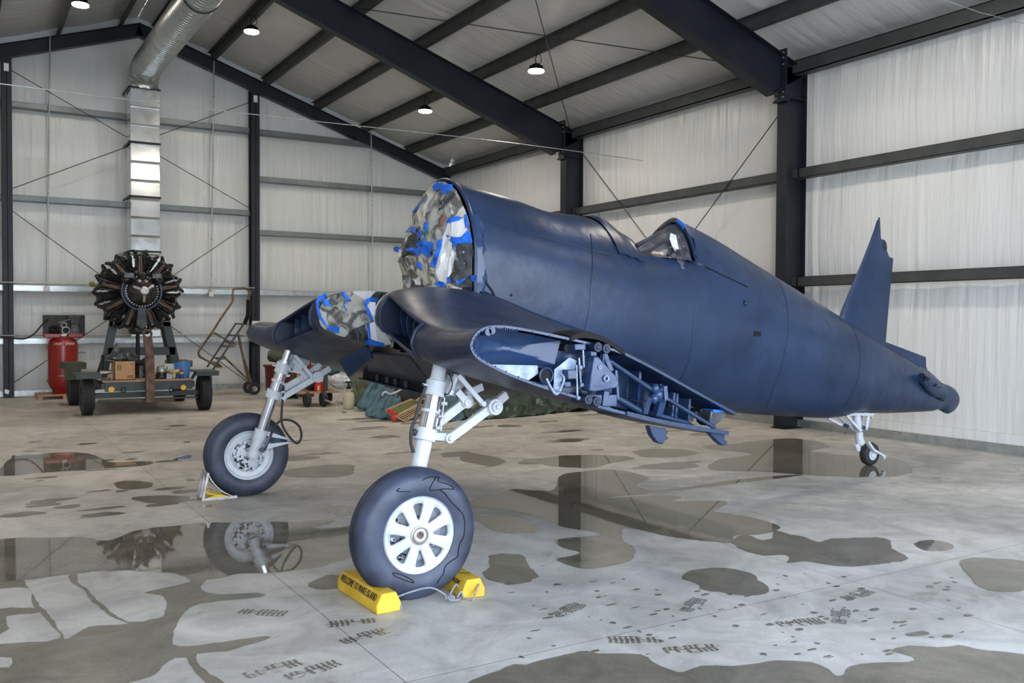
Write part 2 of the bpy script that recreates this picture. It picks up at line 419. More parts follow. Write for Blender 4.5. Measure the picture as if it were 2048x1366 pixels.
struct('wall_right', sheet(right_wall, 520, 60), MT['wall_side'], sharp=80)
GB = [0.0, 1.16, 2.29, 3.75, 5.05, 6.15, 7.4, 8.6]
def back_wall(u, v):
    x = XL + (XR-XL)*u; z = v*(zceil(x)+.05); p, c = pillow(z, GB)
    seam = math.exp(-((((x+.3) % 1.5)-.7)/.02)**2)*.02
    return (x, YB + .02 - p*.9 - (.3+.9*c)*.04*fold(x, z + x*.2, 7.7) - seam, z)
struct('wall_back', sheet(back_wall, 420, 90), MT['wall_back'], sharp=80)
struct('wall_left', MB().box((XL-.2, YF, 0), (XL, YB, 6.05)), MT['wall_side'])
# front gable with the big open hangar door behind the camera
DX0, DX1, DZ = -2.6, 9.6, 4.75
struct('wall_front', MB().box((XL, YF-.2, 0), (DX0, YF, 8.5)).box((DX1, YF-.2, 0), (XR, YF, 8.5)).box((DX0, YF-.2, DZ), (DX1, YF, 8.5)), MT['wall_back'])
# ceiling, sagging between the purlins
PX = [10.13, 8.87, 7.63, 6.37, 5.13, 3.90]
def ceil_fn(side):
    def f(u, v):
        x = XRIDGE + (XR+.12-XRIDGE)*u*side; y = YF + (YB+.15-YF)*v; d = abs(x-XRIDGE)
        ph = ((d-.40)/1.246) % 1.0
        sag = math.sin(PI*ph)**.7*.05
        w = (.35+.9*math.exp(-((1-ph)*5)))*.05*fold(y, d*1.2 + y*.25, 4.4+side)
        return (x, y, zceil(x)+.02 - sag - w)
    return f
struct('ceiling', sheet(ceil_fn(1), 90, 420), MT['ceiling'], sharp=80)
struct('ceiling', sheet(ceil_fn(-1), 90, 300), MT['ceiling'], sharp=80)
# metal base trim along right and back walls
struct('baseboard_right', MB().box((XR-.06, YF, 0), (XR-.02, YB, .125)).box((XR-.10, YF, 0), (XR-.02, YB, .02)), MT['galv'])
struct('baseboard_back', MB().box((XL, YB-.06, 0), (XR, YB-.02, .12)), MT['galv'])
struct('trim_1', MB().box((XR-.035, YF, .127), (XR-.02, YB, .26)), MT['wall_side'])

# ---- portal frames
def ibeam(mb, p, q, depth0, depth1, width, up, side, tf=.014, tw=.01):
    """I section from p to q (p,q on the outer flange); up = towards outer flange, side = flange width direction"""
    p, q, up, side = Vector(p), Vector(q), Vector(up).normalized(), Vector(side).normalized()
    d = (q-p).normalized()
    mb.bar(p-up*tf/2, q-up*tf/2, width, tf, up)
    mb.bar(p-up*(depth0-tf/2), q-up*(depth1-tf/2), width, tf, up)
    a, b = p-up*tf, q-up*tf; a2, b2 = p-up*(depth0-tf), q-up*(depth1-tf); s = side*tw/2
    mb.add([a-s, b-s, b2-s, a2-s, a+s, b+s, b2+s, a2+s], [(0,1,2,3),(7,6,5,4),(0,4,5,1),(2,6,7,3),(1,5,6,2),(0,3,7,4)])
def portal(yc, label):
    t = thing('portal_frame', (XRIDGE, yc, 0), label, 'steel frame')
    for s in (1, -1):
        X = lambda x: XRIDGE + s*(x-XRIDGE)
        c = MB()
        c.box((X(10.90), yc-.1, 0), (X(10.914), yc+.1, 5.15)).box((X(11.33), yc-.1, 0), (X(11.344), yc+.1, 5.62))
        c.box((X(10.914), yc-.005, 0), (X(11.33), yc+.005, 5.62))
        c.box((X(10.88), yc-.14, 0), (X(11.37), yc+.14, .016))
        c.bar((X(10.9), yc, 5.12), (X(11.34), yc, 5.12), .19, .012)
        c.build('column', MT['steel'], t)
        r = MB()
        up = Vector((s*SLOPE, 0, 1)).normalized()
        ibeam(r, (X(10.86), yc, zraf(X(10.86))), (X(3.5), yc, zraf(3.5)), .66, .50, .2, up, (0,1,0))
        ibeam(r, (X(11.34), yc, zraf(X(11.34))), (X(10.86), yc, zraf(X(10.86))), .10, .62, .2, up, (0,1,0))
        r.build('rafter', MT['steel'], t)
        e = MB().box((X(10.845), yc-.11, 5.08), (X(10.875), yc+.11, 5.86)).box((X(10.83), yc-.13, 5.06), (X(10.93), yc+.13, 5.085))
        ep = e.build('end_plate', MT['steel'], t)
        bl = MB()
        for z in (5.12, 5.2, 5.62, 5.72, 5.8):
            for yy in (-.07, .07): bl.cyl((X(10.82), yc+yy, z), (X(10.845), yc+yy, z), .014, n=6)
        bl.build('bolt', MT['alu'], ep)
    return t
portal(9.79, 'near dark steel portal frame of column and sloping rafter, left of the tail fin')
portal(15.72, 'second dark steel portal frame, its column rising behind the fuselage top')
portal(3.86, 'dark steel portal frame nearest the open door')
# end wall rafters and columns
t = thing('gable_frame', (XRIDGE, 21.6, 0), 'dark steel gable rafters against the back wall', 'steel frame')
for s in (1, -1):
    X = lambda x: XRIDGE + s*(x-XRIDGE); m = MB(); up = Vector((s*SLOPE, 0, 1)).normalized()
    ibeam(m, (X(11.34), 21.6, zraf(X(11.34))), (X(3.5), 21.6, zraf(3.5)), .28, .28, .17, up, (0,1,0))
    m.build('rafter', MT['steel'], t)
for x, lb in ((.90, 'dark steel end wall column left of the air duct'), (6.03, 'dark steel end wall column beside the rolling ladder'), (-2.6, 'dark steel end wall column at the far left')):
    m = MB(); y0, y1 = 21.42, 21.68; z1 = zraf(x)-.30
    m.box((x-.095, y0, 0), (x+.095, y0+.014, z1)).box((x-.095, y1-.014, 0), (x+.095, y1, z1)).box((x-.005, y0, 0), (x+.005, y1, z1))
    c = m.build('end_wall_column', MT['steel']); tag(c, lb, 'column')
    if x > 0: MB().box((x-.045, y0-.004, z1-.30), (x+.045, y0, z1-.14)).build('mark_sheet', MT['text_white'], c)
c0 = [o for o in bpy.data.objects if o.name == 'end_wall_column'][0]
MB().add([at(10,778,Y=21.40), at(19,781,Y=21.40), at(17,789,Y=21.40), at(9,786,Y=21.40)], [(0,1,2,3)]).build('sticker', MT['text_white'], c0)
tag(MB().box((6.02-.09, 21.36, 1.35), (6.02+.15, 21.42, 1.62)).build('electrical_box', MT['text_white']), 'white electrical box on the column beside the ladder top', 'electrical box')
tag(MB().box((6.02-.07, 21.34, 1.02), (6.02+.07, 21.42, 1.34)).build('switch_box', MT['black']), 'black switch box below the white electrical box', 'switch box')
# purlins
ords = ['lowest', 'second', 'third', 'fourth', 'fifth', 'uppermost']
for i, x in enumerate(PX):
    for s in (1, -1):
        xx = XRIDGE + s*(x-XRIDGE); z0 = zraf(xx); m = MB(); k = -s
        # Z section, top flange towards ridge
        m.bar((xx, YF, z0+.004), (xx, YB, z0+.004), .075, .008).bar((xx+k*.035, YF, z0+.10), (xx+k*.035, YB, z0+.10), .008, .20)
        m.bar((xx+k*.07, YF, z0+.2), (xx+k*.07, YB, z0+.2), .075, .008).bar((xx-k*.033, YF, z0+.014), (xx-k*.033, YB, z0+.014), .006, .02)
        o = m.build('roof_purlin', MT['purlin'])
        tag(o, '%s grey roof purlin on the %s roof slope, counted from the eave' % (ords[i], 'right' if s > 0 else 'left'), 'purlin', 'roof purlins')
for s in (1, -1):
    xx = XRIDGE + s*(11.20-XRIDGE)
    m = MB().box((xx-.09*s, YF, 5.51), (xx-.075*s, YB, 5.72)).box((xx-.09*s, YF, 5.51), (xx+.09*s, YB, 5.525)).box((xx-.09*s, YF, 5.71), (xx+.09*s, YB, 5.725))
    tag(m.build('eave_strut', MT['purlin']), 'grey eave strut along the top of the %s wall' % ('right' if s > 0 else 'left'), 'eave strut')
# girts of the right wall, one length per bay
for z, zn in ((4.05, 'upper'), (2.37, 'lower')):
    for y0, y1, bn in ((3.9, 9.66, 'in the near bay'), (9.86, 15.6, 'in the middle bay'), (15.8, 21.5, 'in the far bay'), (YF, 3.8, 'by the door')):
        m = MB().box((11.145, y0-.16, z-.15), (11.152, y1, z)).box((11.145, y0-.16, z-.15), (11.325, y1, z-.143)).box((11.145, y0, z-.007), (11.20, y1, z))
        tag(m.build('wall_girt', MT['purlin'] if z < 99 else 0), '%s horizontal grey girt on the right wall %s' % (zn, bn), 'girt', 'right wall girts')
# girts of the back wall
def bgirt(x0, x1, z, lb, m_=None):
    m = MB().box((x0, 21.62, z-.12), (x1, 21.63, z)).box((x0, 21.62, z-.125), (x1, 21.84, z-.115)).box((x0, 21.62, z-.005), (x1, 21.68, z))
    tag(m.build('wall_girt', m_ or MT['girt']), lb, 'girt', 'back wall girts')
bgirt(1.0, 5.94, 6.20, 'top girt on the back wall behind the upper duct'); bgirt(1.0, 5.94, 4.25, 'middle girt on the back wall across the air duct')
bgirt(6.13, 9.2, 6.20, 'top girt on the back wall right of the ladder column'); bgirt(6.13, 11.2, 5.08, 'second girt on the back wall right of the ladder column'); bgirt(6.13, 11.2, 3.80, 'third girt on the back wall right of the ladder column')
bgirt(-4.2, 11.2, 2.36, 'long bright girt behind the radial engine', MT['galv']); bgirt(-4.2, 11.2, 1.24, 'long bright girt behind the red air compressor', MT['galv'])
bgirt(-4.2, .8, 6.20, 'top girt at the far left of the back wall'); bgirt(-4.2, .8, 4.25, 'middle girt at the far left of the back wall')
# conduits on the back wall
for px_, ytop, ybot, lb in ((100, 72, 576, 'thin conduit drop left of the air duct'), (428, 122, 588, 'thin conduit drop right of the air duct'), (742, 262, 590, 'thin conduit drop in the right bay of the back wall')):
    a, b = at(px_, ytop, Y=21.5), at(px_-(6 if px_ < 500 else -4), ybot, Y=21.5)
    t = MB().cyl(a, b, .016, n=10).build('conduit', MT['galv']); tag(t, lb, 'conduit')
    MB().box((b.x-.05, 21.46, b.z-.06), (b.x+.05, 21.52, b.z+.04)).build('junction_box', MT['text_white'], t)
for z in (2.40, 1.30):
    tag(MB().cyl((-4, 21.4, z), (6.0, 21.4, z), .014, n=8).build('conduit', MT['galv']), 'level white conduit %s the back wall girt' % ('above' if z > 2 else 'low along'), 'conduit')
# brace rods
def rod(a, b, lb, r=.008, m_=None):
    tag(MB().cyl(a, b, r, n=6).build('brace_rod', m_ or MT['steel']), lb, 'brace rod', 'steel bracing rods')
rod((11.12, 15.5, 5.30), (11.12, 9.95, .18), 'diagonal brace rod descending from the far column to the near column foot')
rod((11.13, 9.95, 5.05), (11.13, 15.5, .18), 'diagonal brace rod descending from the near column to the far column foot')
Yb = 21.45
for a, b, lb in (((18,138), (497,415), 'brace rod crossing behind the duct from upper left'), ((22,378), (498,205), 'brace rod crossing behind the duct from upper right'),
                 ((22,420), (497,765), 'lower brace rod running down right behind the engine'), ((24,768), (497,450), 'lower brace rod running down left behind the compressor')):
    rod(at(*a, Y=Yb), at(*b, Y=Yb), lb)
rod((5.9, 15.6, zraf(5.9)-.1), (11.0, 9.9, zraf(11.0)-.12), 'roof brace rod from the far rafter to the near eave')
rod((11.0, 15.6, zraf(11.0)-.08), (5.9, 9.9, zraf(5.9)-.12), 'roof brace rod from the far eave towards the near ridge')
rod((5.6, 15.6, zraf(5.6)-.1), (1.2, 9.9, zraf(1.2)-.1), 'roof brace rod near the ridge above the duct')
# cable strung across
pts = [at(-60, 160, Y=12.2), at(500, 228, Y=13.0), at(1000, 283, Y=13.6), at(1285, 321, X=11.2)]
tag(MB().tube(spline(pts, 8), .007, 6).build('cable', MT['galv']), 'thin pale cable strung across the hangar below the lamps', 'cable')
tag(MB().tube([at(1860, -10, Y=4.6), at(1960, 25, Y=6.0), at(2050, 47, X=11.2)], .004, 6).build('cable', MT['galv']), 'fine cable at the top right corner of the right wall', 'cable')

# ---- duct: spiral pipe along the ridge and square riser
t = thing('air_duct', (3.45, 21.2, .9), 'galvanised air duct, spiral pipe turning down into a square riser', 'air duct')
px_ax = [at(288, 140, Y=21.15), at(308, 90, Y=20.2), at(333, 45, Y=18.6), at(375, -20, Y=16.6)]
a0 = Vector((3.43, 21.15, 7.05)); R = .30
axis = [Vector((3.51, 21.2, 6.71)), Vector((3.51, 21.17, 6.84)), Vector((3.51, 21.07, 6.97)), Vector((3.51, 20.88, 7.06)), Vector((3.51, 20.5, 7.09)), Vector((3.51, -1.2, 7.09))]
prof = []
for k in range(len(axis)-1):
    L = (axis[k+1]-axis[k]).length; nn = max(1, int(L/.03))
    for j in range(nn): prof.append(axis[k].lerp(axis[k+1], j/nn))
prof.append(axis[-1])
MB().tube(prof, [R + (.011 if i % 4 == 0 else 0) for i in range(len(prof))], 32).build('spiral_pipe', mat('spiral_duct', (.50, .52, .51), .34, .85, .1, 4), t, sharp=60)
for y in (3.9, 9.8, 15.7): MB().torus((3.51, y, 7.09), (0,1,0), .312, .012, 32, 6).cyl((3.51, y, 7.40), (3.51, y, zraf(3.5)+.1), .012, n=6).build('hanger', MT['steel'], t)
x0, x1, y0, y1 = 3.21, 3.80, 20.95, 21.50
m = MB(); zs = [1.25] + [1.45+.40*i for i in range(14)]
for i, z in enumerate(zs[:-1]):
    b_ = .012
    rings = []
    for zz, o in ((z+.004, 0), (z+.03, b_), (zs[i+1]-.03, -b_*.6), (zs[i+1]-.004, 0)):
        rings.append([(x0-o*.3, y0-o, zz), (x1+o*.3, y0-o, zz), (x1+o*.3, y1, zz), (x0-o*.3, y1, zz)])
    m.loft(rings, True, True, True)
m.build('riser', MT['duct'], t, sharp=10)
m = MB()
for z in (6.62, 5.45, 4.28, 3.1, 1.9): m.box((x0-.04, y0-.03, z), (x1+.02, y0-.012, z+.045)).box((x0-.04, y0-.03, z), (x0-.02, y1+.3, z+.045))
m.build('band', MT['steel'], t)
zt = zs[-1]
MB().loft([[(x0,y0,zt),(x1,y0,zt),(x1,y1,zt),(x0,y1,zt)], [(3.23,20.97,zt+.07),(3.79,20.97,zt+.07),(3.79,21.45,zt+.07),(3.23,21.45,zt+.07)]], True, True, True).build('collar', MT['duct'], t)

# ---- lamps
def lamp(loc, label):
    t = thing('high_bay_lamp', loc, label, 'ceiling lamp', 'high bay lamps')
    x, y, z = loc
    h = MB().lathe([(.001, .035), (.150, .035), (.158, .042), (.15, .055), (.10, .07), (.075, .08), (.075, .13), (.05, .15), (.001, .15)], (x,y,z), (0,0,1), 32)
    for a in range(12): h.bar((x+.06*math.cos(a*PI/6), y+.06*math.sin(a*PI/6), z+.1), (x+.12*math.cos(a*PI/6), y+.12*math.sin(a*PI/6), z+.08), .006, .05)
    h.build('housing', MT['black'], t)
    MB().lathe([(.001, -.008), (.10, -.006), (.138, .004), (.146, .018), (.143, .034), (.001, .034)], (x,y,z-.001), (0,0,1), 32).build('lens', MT['lens'], t)
    zt = z+.36
    MB().tube(spline([(x,y,z+.15), (x-.02,y,z+.22), (x,y,z+.28), (x,y,zt)], 4), .008, 6).tube(spline([(x+.03,y,z+.15), (x+.1,y,z+.2), (x+.09,y,z+.3), (x+.02,y,zt)], 4), .006, 6).build('hook_and_cord', MT['black'], t)
    ld = bpy.data.lights.new('lamp_light', 'AREA'); ld.shape = 'DISK'; ld.size = .30; ld.energy = LAMP_W; ld.color = (1.0, .90, .77); ld.spread = math.radians(172)
    lo = bpy.data.objects.new('lamp_light', ld); COL.objects.link(lo); lo.location = (x, y, z-.03); adopt(lo, t)
    lo.location = (x, y, z-.05)
    return t
LZ = lambda x: zraf(x)-.37
lamp((8.80, 13.55, LZ(8.80)), 'lit round high bay lamp above the cockpit, the nearest one')
lamp((8.62, 17.65, LZ(8.62)), 'lit round high bay lamp beyond the second rafter, over the masked nose')
lamp((5.02, 18.1, LZ(5.02)), 'lit round high bay lamp right of the spiral air duct')
lamp((1.95, 18.2, LZ(1.95)), 'lit round high bay lamp cut by the top left edge of the view')
for x, y in ((8.8, 7.6), (8.8, 2.2), (-1.8, 13.5), (-1.8, 7.6), (5.02, 12.2)):
    lamp((x, y, LZ(x)), 'lit round high bay lamp at X %d m along the hangar' % 0 if False else {(8.8, 7.6): 'high bay lamp on the right slope above the tail', (8.8, 2.2): 'high bay lamp on the right slope near the door', (-1.8, 13.5): 'high bay lamp on the left slope, middle bay', (-1.8, 7.6): 'high bay lamp on the left slope, near bay', (5.02, 12.2): 'high bay lamp near the ridge in the middle bay'}[(x, y)])

# ---- puddles and damp patches (thin films following the floor)
def densify(pts, jit, seed, n=7):
    rnd = random.Random(seed); out = []; L = len(pts)
    P = [Vector((p.x, p.y)) for p in pts]
    for i in range(L):
        a, b, c, d = P[i-1], P[i], P[(i+1) % L], P[(i+2) % L]
        m = max(2, min(16, int((c-b).length/.05)))
        for k in range(m):
            t = k/m; q = .5*((2*b)+(c-a)*t+(2*a-5*b+4*c-d)*t*t+(3*b-a-3*c+d)*t**3)
            w = mnoise.noise(Vector((q.x*4, q.y*4, seed)))*jit + mnoise.noise(Vector((q.x*14, q.y*14, seed+5)))*jit*.5
            w2 = mnoise.noise(Vector((q.x*4, q.y*4, seed+9)))*jit + mnoise.noise(Vector((q.x*14, q.y*14, seed+2)))*jit*.5
            out.append(Vector((q.x+w, q.y+w2)))
    return out
_pi = [0]
def puddle(px, label, m, h=.0012, jit=.035, parent=None, name='puddle', sc=(0, 0, 1)):
    _pi[0] += 1
    pts = [at(sc[0]+x/sc[2], sc[1]+y/sc[2], Z=0) for x, y in px]
    pts = [Vector((min(p.x, XR-.12), min(p.y, YB-.3))) for p in pts]
    out = densify(pts, jit, _pi[0]*3.3)
    z = h + _pi[0]*.00003
    me = MB(); n = len(out); me.add([(p.x, p.y, z) for p in out], [])
    from mathutils.geometry import tessellate_polygon
    tri = tessellate_polygon([[Vector((p.x, p.y, 0)) for p in out]])
    me.add([], []); me.f = [tuple(t) for t in tri]
    o = me.build(name, m, smooth=False)
    tag(o, label, 'puddle' if m is mwater else 'damp patch')
    return o
LC = (0, 860, 2.0); RC = (1024, 860, 2.0)
puddle([(0,155),(50,104),(120,96),(300,90),(380,102),(440,128),(560,125),(620,128),(560,145),(440,152),(330,162),(150,172),(60,182),(-60,180),(-60,150)], 'shallow puddle reflecting the red compressor, far left', mwater, sc=LC)
puddle([(690,118),(760,100),(860,96),(860,118),(740,122)], 'narrow puddle behind the far main wheel', mwater, sc=LC)
puddle([(-80,458),(110,432),(320,430),(430,440),(560,400),(700,382),(820,372),(1130,368),(1320,360),(1310,376),(1245,392),(1330,392),(1425,385),(1430,440),(1415,500),(1300,540),(1180,562),(1050,572),(940,580),(840,600),(760,592),(640,572),(500,560),(300,574),(100,598),(-80,604)], 'wide standing puddle reflecting the far main wheel', mwater, sc=LC)
puddle([(-80,604),(20,602),(100,598),(110,640),(200,740),(250,820),(262,836),(350,790),(430,780),(515,775),(440,740),(370,690),(330,640),(270,585),(300,576),(330,620),(400,690),(520,768),(600,760),(655,745),(665,690),(640,660),(570,652),(620,640),(760,610),(745,585),(830,596),(800,630),(860,655),(1030,652),(1035,668),(850,688),(770,705),(720,760),(692,830),(720,866),(900,848),(1062,826),(1062,842),(900,886),(780,900),(830,960),(900,1030),(840,1030),(740,915),(665,935),(640,965),(600,990),(520,1010),(440,1060),(-80,1060),(-80,960),(42,950),(42,912),(-80,905),(-80,870),(110,850),(240,832),(190,760),(130,690),(95,630),(-80,640)], 'large damp patch with runs spreading across the near left floor', mdamp, h=.0009, jit=.02, sc=LC)
puddle([(-60,735),(60,708),(172,722),(120,738),(40,742),(32,800),(-60,825)], 'small damp patch at the left edge of the floor', mdamp, sc=LC)
puddle([(455,216),(520,203),(612,212),(590,232),(500,238)], 'dark oval damp spot left of the metal chock', mdamp, sc=LC)
puddle([(530,276),(600,262),(745,264),(730,288),(600,293)], 'damp spot crossing the floor joint near the metal chock', mdamp, sc=LC)
puddle([(1300,315),(1352,303),(1432,312),(1430,335),(1350,340)], 'small puddle left of the near tire', mwater, sc=LC)
puddle([(1130,168),(1200,150),(1340,140),(1412,140),(1395,180),(1280,190),(1150,186)], 'shallow puddle right of the far main wheel', mdamp, sc=LC)
puddle([(1240,600),(1330,578),(1400,600),(1380,632),(1290,640),(1225,625)], 'damp patch behind the yellow lettered chock', mdamp, sc=LC)
puddle([(1840,106),(1920,98),(1990,112),(2022,128),(1965,146),(1900,135),(1850,122)], 'damp blotch beyond the near wheel', mdamp, sc=LC)
puddle([(-150,278),(-60,262),(0,238),(100,242),(168,238),(195,182),(290,166),(372,158),(460,166),(545,192),(500,216),(525,234),(600,240),(850,206),(1020,186),(1165,181),(900,214),(600,248),(380,272),(600,262),(680,270),(640,285),(840,284),(850,300),(810,326),(940,346),(1055,378),(1062,398),(990,418),(890,424),(880,452),(820,448),(700,436),(600,420),(485,394),(440,398),(442,440),(486,470),(474,522),(302,556),(172,520),(232,505),(272,490),(200,470),(178,440),(270,428),(352,420),(330,408),(200,388),(120,352),(0,322),(-150,305)], 'large mirror puddle reflecting the blue fuselage', mwater, jit=.015, sc=RC)
puddle([(-140,350),(0,345),(50,362),(108,402),(60,412),(-40,410),(-130,372)], 'dark puddle just right of the near tire', mwater, sc=RC)
puddle([(770,62),(870,56),(955,46),(1080,35),(1185,40),(1270,64),(1200,84),(1350,100),(1490,108),(1570,122),(1600,165),(1550,182),(1400,188),(1180,180),(1000,166),(800,158),(820,120),(960,100),(880,84),(790,76)], 'mirror puddle under the tail wheel', mwater, sc=RC)
puddle([(40,126),(120,112),(230,101),(392,102),(490,115),(420,126),(320,150),(200,148),(80,132)], 'narrow puddle below the torn wing flap', mwater, sc=RC)
puddle([(490,84),(600,76),(700,80),(742,96),(640,110),(520,106)], 'shallow damp patch left of the tail column', mdamp, sc=RC)
puddle([(890,440),(935,420),(1000,440),(1060,402),(1115,420),(1180,428),(1250,448),(1300,436),(1450,430),(1500,442),(1540,480),(1582,508),(1560,522),(1400,546),(1250,536),(1150,526),(1082,530),(1100,502),(980,496),(910,470)], 'ragged dark damp patch beyond the joint crossing', mdamp, jit=.05, sc=RC)
puddle([(1610,450),(1680,440),(1762,462),(1740,478),(1650,480)], 'small puddle towards the right wall', mwater, sc=RC)
puddle([(675,592),(702,566),(790,550),(882,556),(970,584),(972,600),(1022,625),(1008,655),(900,660),(770,640),(740,610)], 'isolated oval damp patch in the middle foreground', mdamp, sc=RC)
puddle([(-30,948),(60,940),(110,925),(250,895),(310,885),(350,895),(520,900),(560,925),(640,960),(680,970),(760,946),(880,945),(980,930),(1060,920),(1200,930),(1280,960),(1305,985),(1340,980),(1362,942),(1440,930),(1590,930),(1602,906),(1510,884),(1580,864),(1700,870),(1780,860),(1860,876),(2120,920),(2120,1080),(-60,1080)], 'broad damp area along the bottom edge', mdamp, jit=.02, sc=RC)
puddle([(1576,815),(1640,805),(1676,820),(1600,826)], 'tiny damp spot near the lower right', mdamp, jit=.015, sc=RC)
puddle([(1790,522),(1900,510),(2100,540),(2100,630),(1900,640),(1838,590)], 'faint damp patch at the right edge', mdamp, sc=RC)
puddle([(-80,500),(20,500),(70,540),(100,575),(60,610),(-20,620),(-90,580)], 'dark wet patch beside the small yellow chock', mdamp, jit=.06, sc=RC)
# streaky wet marks under and behind the aircraft, uncounted drips
mm = MB(); rnd = random.Random(3)
from mathutils.geometry import tessellate_polygon
def blob(c, rx, ry, seed, z):
    pts = []
    for k in range(22):
        a = 2*PI*k/22; f = 1 + .45*mnoise.noise(Vector((math.cos(a)*1.5, math.sin(a)*1.5, seed)))
        pts.append((c[0]+rx*f*math.cos(a), c[1]+ry*f*math.sin(a), z))
    mm.add(pts, [tuple(range(22))])
for k in range(46):
    x, y = rnd.uniform(560, 1460), rnd.uniform(800, 935); p = at(x, y, Z=0); blob((p.x, p.y), rnd.uniform(.08, .5), rnd.uniform(.04, .22), k*1.7, .0008+k*.00001)
for k in range(34):
    x, y = rnd.uniform(40, 420), rnd.uniform(850, 1040); p = at(x, y, Z=0); blob((p.x, p.y), rnd.uniform(.04, .2), rnd.uniform(.03, .1), 90+k*1.7, .0008+k*.00001)
for k in range(120):
    x, y = rnd.uniform(1020, 1960), rnd.uniform(1150, 1320); p = at(x, y, Z=0); blob((p.x, p.y), rnd.uniform(.006, .038), rnd.uniform(.005, .02), 200+k*1.7, .0008+k*.000003)
tag(mm.build('drip_marks', mdamp, smooth=False), 'scattered small wet drips and blotches across the concrete', 'drips', kind='stuff')
# boot prints
def print_(px, py, ang, label, L=.29):
    p = at(px, py, Z=0); m = MB(); ca, sa = math.cos(ang), math.sin(ang)
    def T(u, v): return (p.x+u*ca-v*sa, p.y+u*sa+v*ca, .0011)
    rows_ = []
    for i in range(10):
        u = -L/2 + L*(i+.5)/10; w = .050*(1-((i-6.3)/7.5)**2) if i > 3 else (.036 if i < 3 else .012)
        rows_.append((u, w))
        for sg in (-1, 1):
            if i == 3 or random.random() < .1: continue
            m.add([T(u-.011, sg*.005), T(u+.006, sg*.005), T(u+.010, sg*w*.55), T(u-.009, sg*w*.55)], [(0,1,2,3)])
            m.add([T(u-.008, sg*w*.62), T(u+.011, sg*w*.62), T(u+.009, sg*w), T(u-.006, sg*w)], [(0,1,2,3)])
    for sg in (-1, 1):
        for (ua, wa), (ub, wb) in zip(rows_[:-1], rows_[1:]):
            if random.random() < .45: continue
            m.add([T(ua, sg*wa), T(ua, sg*(wa+.004)), T(ub, sg*(wb+.006)), T(ub, sg*wb)], [(0,1,2,3)])
    m.add([T(-L*.45, -.004), T(L*.45, -.004), T(L*.45, .004), T(-L*.45, .004)], [(0,1,2,3)])
    tag(m.build('boot_print', mdamp, smooth=False), label, 'boot print', 'wet boot prints')
for a in ((545,1338,.15,'wet boot print at the bottom left, near the first floor joint'), (525,1225,-.7,'wet boot print right of the large damp patch'), (728,1272,.2,'wet boot print on the joint below the lettered chock'),
          (700,1245,2.9,'faint boot print below the lettered chock'), (1380,1298,-.35,'longest wet boot print in the foreground, right of centre'), (1270,1280,2.6,'wet boot print left of the longest one'),
          (1715,1190,.1,'wet boot print near the joint crossing'), (1135,1220,.4,'smudged boot print in the middle foreground'), (1385,1210,.5,'smudged boot print below the oval damp patch'),
          (1600,1245,-.3,'broken boot print toward the lower right'), (1680,1232,.6,'broken boot print right of its pair'), (625,1340,.2,'short heel print at the bottom left')):
    print_(*a)
# ================================================================== AIRCRAFT (nose to -X, centreline Y = YC)
YC = 6.76
AC = thing('fighter_airframe', (5.5, YC, 0), 'dark blue fighter fuselage under restoration with stub wings, on white landing gear', 'aircraft')
# ---- fuselage skin: X, z top, z bottom, half width, z of widest, top exponent, bottom exponent
FT = [(3.44, 2.835, 1.30, .60, 2.18, 2.0, 2.9), (4.02, 2.737, 1.18, .615, 2.08, 2.0, 2.8), (4.55, 2.635, 1.07, .62, 1.97, 2.0, 2.6), (4.75, 2.635, 1.04, .62, 1.93, 1.9, 2.6), (5.0, 2.60, 1.00, .62, 1.88, 1.85, 2.5),
      (5.2, 2.50, .965, .62, 1.84, 2.0, 2.5), (5.6, 2.50, .91, .615, 1.77, 2.0, 2.4), (6.0, 2.66, .86, .61, 1.70, 1.62, 2.3), (6.25, 2.60, .82, .60, 1.65, 1.62, 2.2), (7.07, 2.275, .70, .54, 1.45, 1.75, 2.1),
      (7.84, 1.965, .63, .46, 1.24, 1.9, 2.0), (8.30, 1.785, .595, .405, 1.13, 1.95, 2.0), (8.50, 1.69, .60, .38, 1.08, 2.0, 2.0), (8.72, 1.61, .635, .35, 1.04, 2.0, 2.0), (9.26, 1.38, .60, .27, .96, 2.0, 2.2),
      (9.8, 1.20, .585, .19, .86, 2.0, 2.3), (10.2, 1.04, .578, .13, .78, 2.0, 2.3), (10.385, .93, .60, .10, .75, 2.0, 2.2), (10.42, .92, .58, .095, .74, 2.0, 2.0), (10.56, .885, .525, .075, .71, 2.0, 2.0), (10.68, .84, .555, .055, .70, 2, 2), (10.76, .77, .62, .035, .70, 2, 2), (10.79, .70, .69, .008, .695, 2, 2)]
NR = 48
def sec(x, tab=FT):
    return interp(tab, x) if (5.2 < x < 6.0) else smooth_interp(tab, x)
def ring_at(x, row=None):
    zt, zb, w, zm, nt_, nb = row or sec(x); out = []
    for k in range(NR):
        a = 2*PI*k/NR; c, s = math.cos(a), math.sin(a)
        n_ = nt_ if s >= 0 else nb; h = (zt-zm) if s >= 0 else (zm-zb)
        yy = w*math.copysign(abs(c)**(2/n_), c); zz = zm + h*math.copysign(abs(s)**(2/n_), s)
        out.append((x, YC-yy, zz))
    return out
xs = sorted(set([round(3.44+.065*i, 3) for i in range(30)] + [5.2] + [6.0+.09*i for i in range(46)] + [10.2, 10.3, 10.385, 10.42, 10.49, 10.56, 10.63, 10.68, 10.73, 10.76, 10.785, 10.79]))
xs_a = [x for x in xs if x <= 5.2]; xs_b = [x for x in xs if x >= 6.0 and x <= 10.79]
rows_f = [ring_at(x) for x in xs_a]
fz = MB()
fz.loft(rows_f)
def lean(r): return [(x-.13*max(0, min(1, (2.64-z)/.45))*(1 if z > 2.0 else max(0, (z-1.8)/.2)), y, z) for x, y, z in r]
